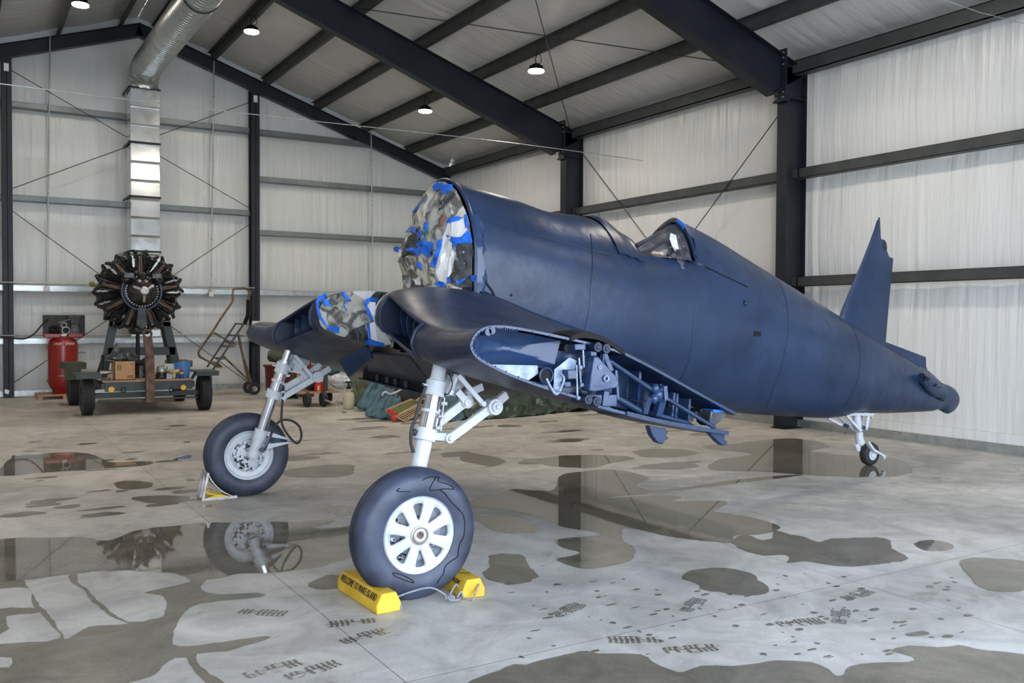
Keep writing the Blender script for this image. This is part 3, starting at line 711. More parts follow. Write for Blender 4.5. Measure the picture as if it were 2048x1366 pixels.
rb_ = [ring_at(x) for x in xs_b]; rb_[0] = lean(rb_[0]); fz.loft(rb_, cap1=True)
sill = lambda x: 2.262-(x-5.2)*.075
mid = [5.2+.8*i/12 for i in range(13)]; rings2 = []
for i, x in enumerate(mid):
    t = i/12; row = [p+(q-p)*t for p, q in zip(sec(5.2), sec(6.0))]; row[0] = max(row[0], 2.5); row[4] = 2.0; r = ring_at(x, row)
    if t == 1: r = list(rb_[0])
    elif t == 0: r = ring_at(5.2)
    rings2.append([(p[0], p[1], min(p[2], sill(x)) if 0 < i < 12 else p[2]) for p in r])
def skip_mid(i, k):
    k2 = (k+1) % NR; zs = [ring_at(mid[min(max(j, 1), 11)], [*sec(5.2)[:1], *sec(5.6)[1:]])[q][2] for j in (i, i+1) for q in (k, k2)]
    return min(zs) > sill(mid[i])
# the sill line: move the nearest ring vertex rows onto it
lo_k = [k for k in range(NR) if rings2[6][k][2] < sill(mid[6])-1e-6]
kmax = max(k for k in lo_k if k < NR//4) if any(k < NR//4 for k in lo_k) else 6
KS = kmax+1
def on_sill(ring, x):
    out = list(ring)
    for kk, kn in ((KS, KS-1), (NR//2-KS, NR//2-KS+1)):
        out[kk] = (x, out[kk][1], sill(x))
    return out
rings2 = [r if i in (0, 12) else on_sill(r, mid[i]) for i, r in enumerate(rings2)]
fz.loft(rings2, skip=lambda i, k: KS <= k < NR//2-KS)
skin = fz.build('fuselage_skin', MT['blue'], AC, sharp=50)
# raised rim at the firewall and panel seams
def ring_tube(x, r, a0=-.35, a1=3.5, lift=1.0, dx=0.):
    zt, zb, w, zm, nt_, nb = sec(x); pts = []
    for k in range(60):
        a = a0+(a1-a0)*k/59; c, s = math.cos(a), math.sin(a); n_ = nt_ if s >= 0 else nb; h = (zt-zm) if s >= 0 else (zm-zb)
        pts.append((x+dx*(-math.sin(a)), YC-(w+lift*.002)*math.copysign(abs(c)**(2/n_), c), zm+(h+lift*.002)*math.copysign(abs(s)**(2/n_), s)))
    return pts
MB().tube(ring_tube(3.445, .012, -.6, PI+.6), .016, 8).build('firewall_rim', MT['blue'], AC)
def surf(x, a, lift=.003):
    """point on the port skin at station x and angle a above the widest line"""
    zt, zb, w, zm, nt_, nb = sec(x); c, s = math.cos(a), math.sin(a); n_ = nt_ if s >= 0 else nb; h = (zt-zm) if s >= 0 else (zm-zb)
    return Vector((x, YC-(w+lift)*math.copysign(abs(c)**(2/n_), c), zm+(h+lift)*math.copysign(abs(s)**(2/n_), s)))
def a_for(x, z):
    zt, zb, w, zm, nt_, nb = sec(x); n_ = nt_ if z >= zm else nb
    h = (zt-zm) if z >= zm else (zm-zb); q = min(1, abs(z-zm)/h); a = math.asin(q**(n_/2)); return a if z >= zm else -a
def port(px_, py_):
    """port skin point under photo pixel"""
    Y = YC-.5
    for _ in range(12):
        p = at(px_, py_, Y=Y); x = min(max(p.x, 3.45), 10.7); Y = surf(x, a_for(x, p.z)).y
    return surf(x, a_for(x, p.z))
def seam(pxs, name, r=.004, m=None):
    P = [port(*q) for q in pxs]; pts = []
    for i in range(len(P)-1):
        for k in range(6):
            q = P[i].lerp(P[i+1], k/6); pts.append(surf(q.x, a_for(q.x, q.z), .0))
    pts.append(P[-1])
    MB().tube(pts, r, 6).build(name, m or MT['blue_dk'], AC)
seam([(948,424),(1025,458),(1100,480),(1180,500),(1265,520)], 'panel_seam')
seam([(1182,470),(1184,500),(1183,560),(1178,620),(1168,668)], 'panel_seam')
seam([(1386,575),(1386,650),(1378,720),(1360,760)], 'panel_seam', .003)
seam([(1555,560),(1575,620),(1570,700),(1545,780),(1530,815)], 'panel_seam', .003)
seam([(1690,640),(1720,700),(1712,770),(1690,812)], 'panel_seam', .003)
seam([(1376,532),(1392,528),(1410,533),(1440,548),(1495,574)], 'canopy_rail', .007, MT['black'])
seam([(1745,650),(1800,700),(1840,735)], 'panel_seam', .003)
for q, r_ in (((1491,607), .03), ((1023,590), .012), ((1023,660), .006)):
    p = port(*q); MB().ball(p, r_, r_*.7, r_, 12).build('fitting', MT['blue_dk'], AC)
p = port(1518, 668); MB().box((p.x-.07, p.y-.006, p.z-.02), (p.x+.02, p.y+.01, p.z+.025)).build('vent_slot', MT['black'], AC)
# skirt of clear film hanging along the firewall edge
rnd = random.Random(5)
rows = []
for k in range(26):
    z = 2.5-1.05*k/25; x = 3.455
    p = surf(x, a_for(x, max(z, 1.55)), .0)
    rows.append([(x-.015, p.y-.012, z), (x+.03+rnd.uniform(0,.03), p.y-.02-rnd.uniform(0,.012), z), (x+.055+.055*k/25+rnd.uniform(-.02,.03), p.y-.008, z-.02)])
MB().loft(rows, closed=False).build('film_edge', MT['blue_in'], AC, sharp=20)
MB().tube(spline([surf(3.5, a_for(3.5, 2.2), .01), surf(3.53, a_for(3.53, 2.0), .012), surf(3.60, a_for(3.6, 1.9), .012), surf(3.62, a_for(3.62, 1.86), .01)], 6), .006, 6).build('film_fold', MT['blue_dk'], AC)

# windshield stump covered in painted film
m = MB(); nx, na = 16, 14
rows = []
for i in range(nx+1):
    x = 4.92+.29*i/nx; r = []
    for k in range(na+1):
        a = .55+(PI-1.1)*k/na; q = surf(x, min(a, PI/2), .006); 
        if a > PI/2:
            q2 = surf(x, PI-a, .006); q = Vector((x, 2*YC-q2.y, q2.z))
        w = .018*mnoise.noise(Vector((x*14, k*.9, 2.2))) + .01
        r.append((q.x, q.y, q.z+w+(.03*math.sin(PI*i/nx) if abs(k-na/2) < 3 else 0)))
    rows.append(r)
MB().loft(rows, closed=False).build('windshield_cover', MT['blue'], AC, sharp=18)
e = MB()
e.tube([(4.98, YC-.10, 2.60), (5.06, YC-.13, 2.575), (5.15, YC-.17, 2.50), (5.21, YC-.20, 2.44)], .012, 6).tube([(5.0, YC-.02, 2.615), (5.1, YC-.03, 2.575), (5.2, YC-.06, 2.51)], .010, 6)
e.build('windshield_sill', MT['black'], AC)

# headrest hoop and cockpit cloth
hoop = []
for k in range(21):
    a = .72+(PI-1.44)*k/20; q = surf(6.0, min(a, PI-a), .004); y = q.y if a <= PI/2 else 2*YC-q.y
    hoop.append(lean([(6.0, y, q.z)])[0])
MB().tube(hoop, .018, 8).build('headrest_hoop', MT['blue'], AC)
MB().tube(hoop[5:9], .022, 8).build('hoop_tape', MT['tape'], AC)
MB().tube([Vector(p)+Vector((.0,0,.0)) for p in hoop[8:19]], .025, 8).build('hoop_wrap', MT['film'], AC)
# bulkhead cover inside hoop (dark) and sloping cloth folds
N1 = 52; top_ = []; bot_ = []
for k in range(N1+1):
    t = k/N1; a = .62+(PI-1.24)*t; q = surf(6.0, min(a, PI-a), -.02); y = q.y if a <= PI/2 else 2*YC-q.y
    top_.append(Vector(lean([(5.985, y, q.z-.02)])[0]))
    s = 1-2*t
    bx_ = 5.25+.60*abs(s)**2.2; bot_.append(Vector((bx_, YC-math.copysign(.53*math.sin(PI/2*min(1, abs(s)*1.25)), s), sill(bx_)+.005)))
rows = []
for j in range(13):
    v = j/12; r = []
    for k in range(N1+1):
        p = bot_[k].lerp(top_[k], v); f = (math.sin(k*.95)+.5*math.sin(k*2.1+1))*.03*math.sin(PI*min(1, v*1.15)) - .03*math.sin(PI*v)
        sg = 1 if k < N1/2 else -1; r.append((p.x-f*.5, p.y-sg*f*.9*abs(1-2*k/N1), p.z+f*.6))
    rows.append(r)
MB().loft(rows, closed=False).build('cockpit_cloth', MT['film'], AC, sharp=35)
MB().add([(5.90, YC-.48, 2.16), (5.90, YC+.48, 2.16), (5.95, YC+.36, 2.45), (5.985, YC+.08, 2.62), (5.985, YC-.08, 2.62), (5.95, YC-.36, 2.45)], [(0,1,2,3,4,5)]).build('rear_bulkhead', MT['blue_dk'], AC)
MB().add([(5.21, YC-.54, 2.15), (5.21, YC+.54, 2.15), (5.21, YC+.42, 2.36), (5.21, YC, 2.48), (5.21, YC-.42, 2.36)], [(0,1,2,3,4)]).build('cockpit_front', MT['blue_dk'], AC)
# loose plastic hanging from the hoop on the port side
q = [at(1341,466,Y=6.42), at(1352,470,Y=6.40), at(1358,500,Y=6.34), at(1361,515,Y=6.33), at(1352,506,Y=6.36), at(1344,492,Y=6.38), at(1339,478,Y=6.40)]
m = MB(); c = sum((Vector(p) for p in q), Vector())/len(q)+Vector((0,-.03,0)); m.add(q+[c], [(i, (i+1) % 7, 7) for i in range(7)])
m.build('plastic_sheet', MT['clear'], AC, sharp=10)
rows = []
for j in range(9):
    v = j/8; a = at(1330+8*v, 505+18*v, Y=6.33); b = at(1345+25*v, 512+16*v, Y=6.24)
    rows.append([tuple(a.lerp(b, k/6)+Vector((0, -.02*math.sin(k*2.2+j), .015*math.sin(k*1.9+j*1.3)))) for k in range(7)])
MB().loft(rows, closed=False).build('film_bunch', MT['film'], AC, sharp=15)
rows = []
hp = [port(1353,470), port(1358,490), port(1361,510), port(1363,525), port(1366,538)]
for k, p in enumerate(spline(hp, 5)):
    rows.append([p+Vector((-.05, -.01, 0)), p+Vector((-.01+.02*math.sin(k*1.3), -.03, 0)), p+Vector((.02, -.005, .01))])
MB().loft(rows, closed=False).build('film_edge', MT['film'], AC, sharp=15)

# ---- fin
fin_px = [(1674,632),(1684,612),(1700,575),(1720,528),(1740,480),(1755,442),(1759,434),(1761,440),(1759,478)]
fin_te = [(1775,495),(1776,510),(1785,516),(1783,530),(1775,600),(1765,684)]
LE = [(8.43, 1.66), (8.52, 1.80), (8.66, 2.03), (8.84, 2.32), (9.02, 2.62), (9.14, 2.85)]
TEz = [(9.275, 1.43), (9.33, 1.85), (9.37, 2.15), (9.40, 2.37)]
def fin_row(z):
    xl = float(np.interp(z, [p[1] for p in LE], [p[0] for p in LE]))
    xt = float(np.interp(z, [1.2, 1.43, 1.9, 2.42, 2.44, 2.62, 2.65, 2.86], [9.25, 9.275, 9.335, 9.42, 9.34, 9.235, 9.19, 9.175]))
    th_ = .052*(1-(z-1.4)/1.7)+.006; out = []
    prof_ = [(0, 0), (.03, .45), (.1, .8), (.25, 1), (.5, .95), (.8, .75), (1.0, .62)]
    c = xt-xl
    for u, w in prof_: out.append((xl+u*c, YC-w*th_, z))
    for u, w in reversed(prof_[1:]): out.append((xl+u*c, YC+w*th_, z))
    return out
zs_ = [1.2, 1.43, 1.6, 1.8, 2.0, 2.2, 2.35, 2.42, 2.44, 2.52, 2.62, 2.65, 2.75, 2.86]
MB().loft([fin_row(z) for z in zs_], cap0=True, cap1=True).build('vertical_fin', MT['blue'], AC, sharp=40)
MB().ball((9.25, YC, 2.54), .07, .02, .10, 12).build('hinge_bracket', MT['blue_dk'], AC)
MB().ball((9.168, YC, 2.875), .012, .01, .018, 8).build('tip_bolt', MT['blue_dk'], AC)
# dorsal fairing behind the fin
m = MB().prism([(8.3, YC-.012, 1.5), (9.26, YC-.012, 1.46), (9.30, YC-.012, 1.44), (10.085, YC-.012, 1.245), (10.09, YC-.012, 1.14), (10.12, YC-.012, 1.085), (10.2, YC-.012, 1.05), (10.2, YC-.012, .8), (8.5, YC-.012, .95)], (0, .024, 0))
m.build('rudder_post_fairing', MT['blue'], AC)
# tailplane root fitting, port and starboard, rough casting
for s in (1, -1):
    x0, x1 = 9.62, 10.20; y0 = YC-s*.16; m = MB(); ring = []
    rows = []
    for j in range(9):
        t = j/8; x = 9.66+.56*t; zc_ = 1.02-.22*t; h = .045+.035*math.sin(PI*min(1, t*1.3))+.03*t
        r = []
        for k in range(12):
            a = 2*PI*k/12; r.append((x, YC-s*(.245-.09*t+.055*math.cos(a)*(1+.3*mnoise.noise(Vector((x*20, k, s))))), zc_+h*1.25*math.sin(a)*(1+.25*mnoise.noise(Vector((x*17, k*2, 3))))))
        rows.append(r)
    m.loft(rows, cap0=True, cap1=True)
    fit = m.build('tailplane_fitting', MT['blue'], AC, sharp=25)
    d = MB()
    for u, z in ((9.67, 1.03), (9.72, 1.01), (9.90, .93), (10.0, .90)): d.cyl((u, YC-s*.26, z), (u, YC-s*(.31-.06*(u-9.67)/.4), z-.01), .022, n=10)
    d.build('bolt_head', MT['blue_dk'], fit)
    d = MB().bar((9.66, YC-s*.245, .95), (10.21, YC-s*.15, .745), .02, .012).bar((10.2, YC-s*.15, .93), (10.21, YC-s*.14, .74), .02, .03)  # dark bars stand in for the shadow along the casting edges
    d.build('painted_gap_shadow', MT['blue_dk'], fit)
MB().prism([(10.37, YC-.03, .62), (10.50, YC-.03, .64), (10.50, YC-.03, .60), (10.44, YC-.03, .57)], (0, .06, 0)).build('tow_fitting', MT['black'], AC)

# ---- stub wings
YFOLD = 4.45; SF = YC-YFOLD
PT = [(943,681),(948,671),(957,661),(970,654),(986,651),(1010,651),(1050,657),(1100,667),(1150,678),(1200,690),(1250,706),(1330,748),(1400,787),(1470,824)]
PB = [(940,690),(943,702),(950,713),(962,723),(980,733),(1010,748),(1050,764),(1100,781),(1150,796),(1200,812),(1250,830),(1330,848),(1400,860),(1455,866)]
fT = [(at(*q, Y=YFOLD).x, at(*q, Y=YFOLD).z) for q in PT]; fB = [(at(*q, Y=YFOLD).x, at(*q, Y=YFOLD).z) for q in PB]
xle = at(939,689,Y=YFOLD).x; zle = at(939,689,Y=YFOLD).z
fT = [(xle, zle)]+fT; fB = [(xle, zle)]+fB[1:]
rT = [(2.555,1.69),(2.558,1.74),(2.575,1.79),(2.62,1.845),(2.70,1.885),(2.85,1.915),(3.05,1.922),(3.30,1.905),(3.52,1.868),(3.75,1.785),(4.0,1.70),(4.3,1.61),(4.6,1.52),(5.0,1.38),(5.35,1.25)]
rB = [(2.555,1.69),(2.56,1.655),(2.575,1.62),(2.62,1.58),(2.72,1.54),(2.9,1.49),(3.2,1.43),(3.5,1.365),(3.8,1.30),(4.1,1.24),(4.4,1.18),(4.7,1.12),(5.0,1.06),(5.35,1.0)]
rT = [(x+.045*max(0, 1-(x-2.5)/2), z) for x, z in rT]; rB = [(x+.045*max(0, 1-(x-2.5)/2), z) for x, z in rB]
def resample(poly, n):
    P = [Vector((a, b)) for a, b in poly]; out = []
    # by arclength with clustering at the nose
    d = [0]
    for i in range(1, len(P)): d.append(d[-1]+(P[i]-P[i-1]).length)
    for k in range(n+1):
        s = d[-1]*(k/n)**1.9; i = max(j for j in range(len(d)) if d[j] <= s+1e-9); i = min(i, len(P)-2)
        t = (s-d[i])/(d[i+1]-d[i]); q = P[i].lerp(P[i+1], min(t, 1)); out.append((q.x, q.y))
    return out
NW = 26
FTr, FBr, RTr, RBr = resample(fT, NW), resample(fB, NW), resample(rT, NW), resample(rB, NW)
def wsec(s, side=1):
    """ring of the wing section at spanwise distance s (0.5 root .. SF fold): TE top -> nose -> TE bottom"""
    t = (s-.64)/(SF-.64); t = min(max(t, -.2), 1.05); e = t*t*(3-2*t)
    droop = -.085*math.sin(PI*min(1, max(0, (t-.05)/.95)))**1.2
    nose = -.05*math.sin(PI*min(1, max(0, t)))
    up = [(a[0]+(b[0]-a[0])*t, a[1]+(b[1]-a[1])*e) for a, b in zip(RTr, FTr)]
    lo = [(a[0]+(b[0]-a[0])*t, a[1]+(b[1]-a[1])*e) for a, b in zip(RBr, FBr)]
    ring = list(reversed(up)) + lo[1:]
    return [(x+nose*max(0, 1-(x-2.4)/2.0), YC-side*s, z+droop) for x, z in ring]
S0, S1 = .76, 1.50        # intake span
KT, KB = 6, 5             # ring steps above / below nose left open
st = [.62, .68, S0]+[S0+(S1-S0)*i/10 for i in range(1, 10)]+[S1]+[S1+(SF-S1)*i/9 for i in range(1, 10)]
def wing(side, name):
    rows = [wsec(s, side) for s in st]; L = len(rows[0]); nose = NW
    i0, i1 = st.index(S0), st.index(S1)
    def sk(i, k): return i0 <= i < i1 and nose-KT <= k < nose+KB
    w = MB().loft(rows, closed=False, skip=sk).build(name, MT['blue_wing'], AC, sharp=50)
    # intake duct: lips, inner walls, vanes
    loop = [rows[i][nose-KT] for i in range(i0, i1+1)] + [rows[i1][k] for k in range(nose-KT+1, nose+KB)] + [rows[i][nose+KB] for i in range(i1, i0-1, -1)] + [rows[i0][k] for k in range(nose+KB-1, nose-KT, -1)]
    loop = [Vector(p) for p in loop]
    MB().tube(loop+[loop[0], loop[1]], .014, 8, cap=False).build('intake_lip', MT['blue_wing'], w)
    c = sum(loop, Vector())/len(loop)
    back = [Vector((p.x+.42, c.y+(p.y-c.y)*.96, c.z-.09+(p.z-c.z)*.8)) for p in loop]
    mid_ = [Vector((p.x+.1, c.y+(p.y-c.y)*.98, c.z-.02+(p.z-c.z)*.95)) for p in loop]
    d = MB().loft([loop, mid_, back], closed=True); d.add(back, [tuple(range(len(back)))])
    d.build('intake_duct', MT['blue_dk'], w)  # dark colour stands for the shade inside the intake
    for j in range(4):
        s = S0+(S1-S0)*(j+1)/5; r = wsec(s, side); tp, bt = Vector(r[nose-KT]), Vector(r[nose+KB]); rr = []
        for q in range(7):
            v = q/6; p = tp.lerp(bt, v); p.x = max(tp.x, bt.x) + .07 - .06*math.sin(PI*v)*.3
            p.y += side*(.03*math.sin(PI*v))
            rr.append([p+Vector((0, -.006, 0)), p+Vector((0, .006, 0)), p+Vector((.22, .006+side*.03, -.05)), p+Vector((.22, -.006+side*.03, -.05))])
        MB().loft(rr, closed=True, cap0=True, cap1=True).build('guide_vane', MT['blue'], w)
    return w
wp = wing(1, 'port_stub_wing'); ws = wing(-1, 'starboard_stub_wing')
# starboard fold end cap and gear well plates
r = wsec(SF, -1); MB().add(r, [tuple(range(len(r)))]).build('fold_rib', MT['blue_dk'], ws)
# wing root fairing strip along the port side
pts = [Vector(at(x, y, Y=YC-s)) for x, y, s in ((958,586,.60),(985,600,.61),(1020,615,.62),(1060,632,.625),(1110,651,.63),(1165,670,.63),(1200,686,.63))]
fl = MB(); rr = []
for p in spline(pts, 5): rr.append([p+Vector((0, .05, .055)), p+Vector((0, .012, .045)), p+Vector((0, -.012, .018)), p+Vector((0, -.05, -.002)), p+Vector((0, -.09, -.012))])
fl.loft(rr, closed=False).build('root_fairing', MT['blue'], AC, sharp=60)
# centre section belly between the wings ahead of and below the firewall
rows = []
for s in (-.66, -.3, 0, .3, .66):
    lo = [(x, YC-s, z) for x, z in RBr if x > 3.3]; rows.append(lo)
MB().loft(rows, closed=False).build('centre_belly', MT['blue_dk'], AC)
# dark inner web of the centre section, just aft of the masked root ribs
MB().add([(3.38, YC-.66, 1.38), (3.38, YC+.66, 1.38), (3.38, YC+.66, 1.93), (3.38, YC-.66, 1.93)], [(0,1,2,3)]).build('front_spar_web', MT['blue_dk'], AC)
MB().cyl((3.37, YC-.3, 1.47), (3.24, YC-.36, 1.44), .012, n=8).build('pipe_stub', MT['copper'], AC)

# masked faces: crumpled newspaper with blue tape
def paper_mat(name, seed):
    m, nt, n, l, b = nmat(name)
    tc = n.new('ShaderNodeTexCoord'); mp = n.new('ShaderNodeMapping'); mp.inputs['Location'].default_value = (seed, seed*.3, 0); l.new(tc.outputs['Object'], mp.inputs[0])
    wv = n.new('ShaderNodeTexNoise'); wv.inputs['Scale'].default_value = 3; l.new(mp.outputs[0], wv.inputs['Vector'])
    ad = n.new('ShaderNodeMixRGB'); ad.inputs[0].default_value = .12; l.new(mp.outputs[0], ad.inputs[1]); l.new(wv.outputs['Color'], ad.inputs[2])
    vo = n.new('ShaderNodeTexVoronoi'); vo.inputs['Scale'].default_value = 4.0; l.new(ad.outputs[0], vo.inputs['Vector'])
    se = n.new('ShaderNodeSeparateColor'); l.new(vo.outputs['Color'], se.inputs[0])
    rp = n.new('ShaderNodeValToRGB'); l.new(se.outputs[0], rp.inputs[0]); rp.color_ramp.interpolation = 'CONSTANT'
    e = rp.color_ramp.elements; e[0].position = 0; e[0].color = (.50, .47, .38, 1); e[1].position = .26; e[1].color = (.60, .57, .50, 1)
    for p, c in ((.44, (.10, .10, .10, 1)), (.56, (.62, .59, .50, 1)), (.70, (.40, .39, .37, 1)), (.80, (.74, .73, .70, 1)), (.90, (.06, .07, .07, 1)), (.95, (.30, .12, .09, 1)), (.975, (.03, .22, .14, 1))):
        q = e.new(p); q.color = c
    # printed columns
    sx = n.new('ShaderNodeSeparateXYZ'); l.new(mp.outputs[0], sx.inputs[0])
    wa = n.new('ShaderNodeTexWave'); wa.wave_type = 'BANDS'; wa.bands_direction = 'Z'; wa.inputs['Scale'].default_value = 24; wa.inputs['Distortion'].default_value = 5; wa.inputs['Detail'].default_value = 3
    l.new(mp.outputs[0], wa.inputs['Vector'])
    r2 = n.new('ShaderNodeValToRGB'); l.new(wa.outputs['Fac'], r2.inputs[0]); r2.color_ramp.elements[0].position = .3; r2.color_ramp.elements[0].color = (.62, .62, .60, 1); r2.color_ramp.elements[1].position = .55
    n4 = n.new('ShaderNodeTexNoise'); n4.inputs['Scale'].default_value = 7; n4.inputs['Detail'].default_value = 6; n4.inputs['Distortion'].default_value = 1.5; l.new(mp.outputs[0], n4.inputs['Vector'])
    r4 = n.new('ShaderNodeValToRGB'); l.new(n4.outputs['Fac'], r4.inputs[0]); r4.color_ramp.elements[0].position = .42; r4.color_ramp.elements[0].color = (.16, .16, .16, 1); r4.color_ramp.elements[1].position = .54  # crumple shading: creases are darkened in the paper colour itself
    x1 = n.new('ShaderNodeMixRGB'); x1.blend_type = 'MULTIPLY'; x1.inputs[0].default_value = .55; l.new(rp.outputs[0], x1.inputs[1]); l.new(r2.outputs[0], x1.inputs[2])
    x2 = n.new('ShaderNodeMixRGB'); x2.blend_type = 'MULTIPLY'; x2.inputs[0].default_value = .92; l.new(x1.outputs[0], x2.inputs[1]); l.new(r4.outputs[0], x2.inputs[2])
    l.new(x2.outputs[0], b.inputs['Base Color']); b.inputs['Roughness'].default_value = .55
    bp = n.new('ShaderNodeBump'); bp.inputs['Strength'].default_value = .7; bp.inputs['Distance'].default_value = .03; l.new(n4.outputs['Fac'], bp.inputs['Height']); l.new(bp.outputs[0], b.inputs['Normal'])
    return m
MT['paper'] = paper_mat('newspaper_masking', 0.0); MT['paper2'] = paper_mat('newspaper_masking_root', 3.7)
MT['white_paper'] = mat('white_masking_paper', (.72, .72, .71), .5, 0, .05, 5, bump=.35, bscale=7)
MT['black_bag'] = mat('black_plastic_sheet', (.02, .02, .022), .18, 0, .3, 8, bump=.7, bscale=12, c2=(.10, .12, .13))
# firewall cover: faceted bulging sheet on the firewall plane
def fw_pt(y, z, lift=0.):
    """crumpled surface ahead of the firewall; y = distance to port"""
    rr = math.hypot(y/.60, (z-2.15)/.70)
    out = .30*max(0, 1-rr**3) + (.10*math.exp(-((z-2.2)/.12)**2)*math.exp(-((y+.30)/.25)**2))
    w = .045*mnoise.noise(Vector((y*6, z*6, 1.7))) + .032*mnoise.noise(Vector((y*13, z*13, 4.1))) + .015*mnoise.noise(Vector((y*31, z*31, 2.1)))
    return Vector((3.43-out*.55-w*min(1, (1.05-min(rr, 1.05))*4)-lift, YC-y, z))
zt, zb, w_, zm, nt_, nb_ = sec(3.45); rows = []
for j in range(23):
    f = j/22; r = []
    for k in range(64):
        a = 2*PI*k/64; c, s = math.cos(a), math.sin(a); n_ = nt_ if s >= 0 else nb_; h = (zt-zm-.012) if s >= 0 else (zm-1.45)
        y = (w_-.012)*math.copysign(abs(c)**(2/n_), c)*f; z = zm+h*math.copysign(abs(s)**(2/n_), s)*f; r.append(fw_pt(y, z))
    rows.append(r)
fwc = MB().loft(rows).build('firewall_masking', MT['paper'], AC, sharp=12)
def fw_patch(pxs, name, m, lift=.012, parent=fwc):
    """patch laid on the crumpled cover from a photo outline"""
    def hit(x, y):
        X = 3.38
        for _ in range(14):
            p = at(x, y, X=X); q = fw_pt(YC-p.y, p.z, lift); X = .5*X+.5*q.x
        return at(x, y, X=X)
    n = len(pxs); cx_ = sum(p[0] for p in pxs)/n; cy_ = sum(p[1] for p in pxs)/n; rings_ = []
    P = []
    for i in range(n):
        a, b = pxs[i], pxs[(i+1) % n]
        for k in range(3): P.append((a[0]+(b[0]-a[0])*k/3, a[1]+(b[1]-a[1])*k/3))
    for f in (1, .66, .33): rings_.append([hit(cx_+(x-cx_)*f, cy_+(y-cy_)*f) for x, y in P])
    mm = MB().loft(rings_); mm.add(rings_[-1], [tuple(range(len(P)))])
    return mm.build(name, m, parent, sharp=20)
Z = lambda pts: [(780+x/4.877, 340+y/4.879) for x, y in pts]
fw_patch(Z([(565,515),(600,500),(690,480),(725,470),(755,560),(745,600),(640,650),(600,740),(620,800),(640,820),(600,1000),(540,1110),(480,1080),(445,1000),(440,900),(480,780),(520,640)]), 'white_sheet', MT['white_paper'])
fw_patch(Z([(225,1068),(295,1048),(300,1120),(250,1125)]), 'white_sheet', MT['white_paper'])
fw_patch(Z([(640,720),(700,700),(800,710),(815,800),(800,880),(790,960),(740,970),(690,920),(650,850)]), 'black_film', MT['black_bag'])
fw_patch(Z([(640,880),(700,900),(780,1000),(740,1080),(650,1100),(610,1060)]), 'black_film', MT['black_bag'], .010)
fw_patch(Z([(480,320),(560,220),(600,200),(640,230),(560,330),(470,400)]), 'black_film', MT['black_bag'], .008)
for t_ in ([(410,160),(440,130),(500,115),(520,130),(480,190),(425,205)], [(500,150),(560,135),(612,140),(610,190),(560,205),(545,235),(500,225),(495,190)],
           [(550,500),(570,470),(650,448),(695,460),(680,490),(600,510),(560,520)], [(722,440),(745,420),(762,500),(765,560),(735,565),(722,500)],
           [(540,632),(600,655),(690,655),(750,590),(785,600),(805,700),(800,712),(660,715),(640,760),(600,710),(570,670)],
           [(465,680),(515,672),(500,760),(470,850),(440,965),(390,915),(420,860),(450,770)],
           [(190,560),(230,548),(255,570),(250,620),(200,600),(145,615),(160,590)], [(330,510),(370,508),(368,560),(330,620),(325,560)],
           [(262,620),(300,590),(320,600),(300,650),(270,660)], [(250,730),(280,690),(330,660),(345,700),(420,705),(430,720),(400,800),(385,850),(340,840),(300,790)],
           [(30,760),(60,742),(140,765),(150,830),(140,838),(95,815),(40,790)], [(150,765),(240,755),(285,770),(290,830),(250,838),(235,790),(160,790)],
           [(260,905),(280,895),(308,920),(300,985),(255,935)], [(425,1110),(480,1085),(530,1095),(545,1130),(520,1145),(460,1130)],
           [(550,1050),(590,1035),(592,1090),(580,1105),(550,1070)], [(640,1080),(700,1070),(740,1045),(735,1070),(690,1110),(650,1110)],
           [(785,1035),(815,1022),(850,1030),(845,1085),(815,1095),(785,1070)], [(210,405),(250,370),(285,340),(290,350),(260,385),(215,420)], [(285,320),(325,270),(330,285),(300,330)], [(155,1080),(165,1060),(175,1100),(165,1105)]):
    fw_patch(Z(t_), 'tape_strip', MT['tape'], .020)
fw_patch(Z([(340,620),(365,570),(375,600),(350,690)]), 'green_print', mat('green_print', (.03, .16, .09), .6), .014)
fw_patch(Z([(470,480),(520,420),(550,470),(500,560),(470,520)]), 'red_print', mat('brown_red_print', (.20, .09, .08), .6), .013)

# starboard root rib masking (faces the camera side) and its port twin
def root_mask(side):
    """closed masking sheet on the inboard end of the wing nose"""
    up = [(x, z) for x, z in RTr if x <= 3.40]; lo = [(x, z) for x, z in RBr if x <= 3.34]
    P = up[::-1]+lo[1:]; cx_ = 2.98; cz_ = 1.70; y = YC-side*.60; rows = []
    for f in (1, .92, .75, .5, .25):
        r = []
        for x, z in P:
            xx, zz = cx_+(x-cx_)*f, cz_+(z-cz_)*f
            b = .05*(1-f**2)+.02*mnoise.noise(Vector((xx*9, zz*9, side)))*(1-f**4); r.append((xx, y-side*b, zz))
        rows.append(r)
    m = MB().loft(rows); m.add(rows[-1], [tuple(range(len(P)))])
    return m.build('root_masking', MT['paper2'], wp if side > 0 else ws, sharp=12)
root_mask(1); rm = root_mask(-1)
def rib_patch(pxs, name, m, Yp=YC+.545):
    P = []
    n = len(pxs)
    for i in range(n):
        a, b = pxs[i], pxs[(i+1) % n]
        for k in range(2): P.append(at(a[0]+(b[0]-a[0])*k/2, a[1]+(b[1]-a[1])*k/2, Y=Yp+.008*math.sin(i*2.1+k)))
    MB().prism(P, (0, .002, 0)).build(name, m, rm, smooth=False)
Q = lambda pts: [(500+x/4.6545, 540+y/4.6536) for x, y in pts]
rib_patch(Q([(1090,290),(1170,300),(1165,400),(1200,500),(1320,690),(1260,700),(1120,640),(1110,500),(1160,480),(1100,380)]), 'white_sheet', MT['white_paper'], YC+.555)
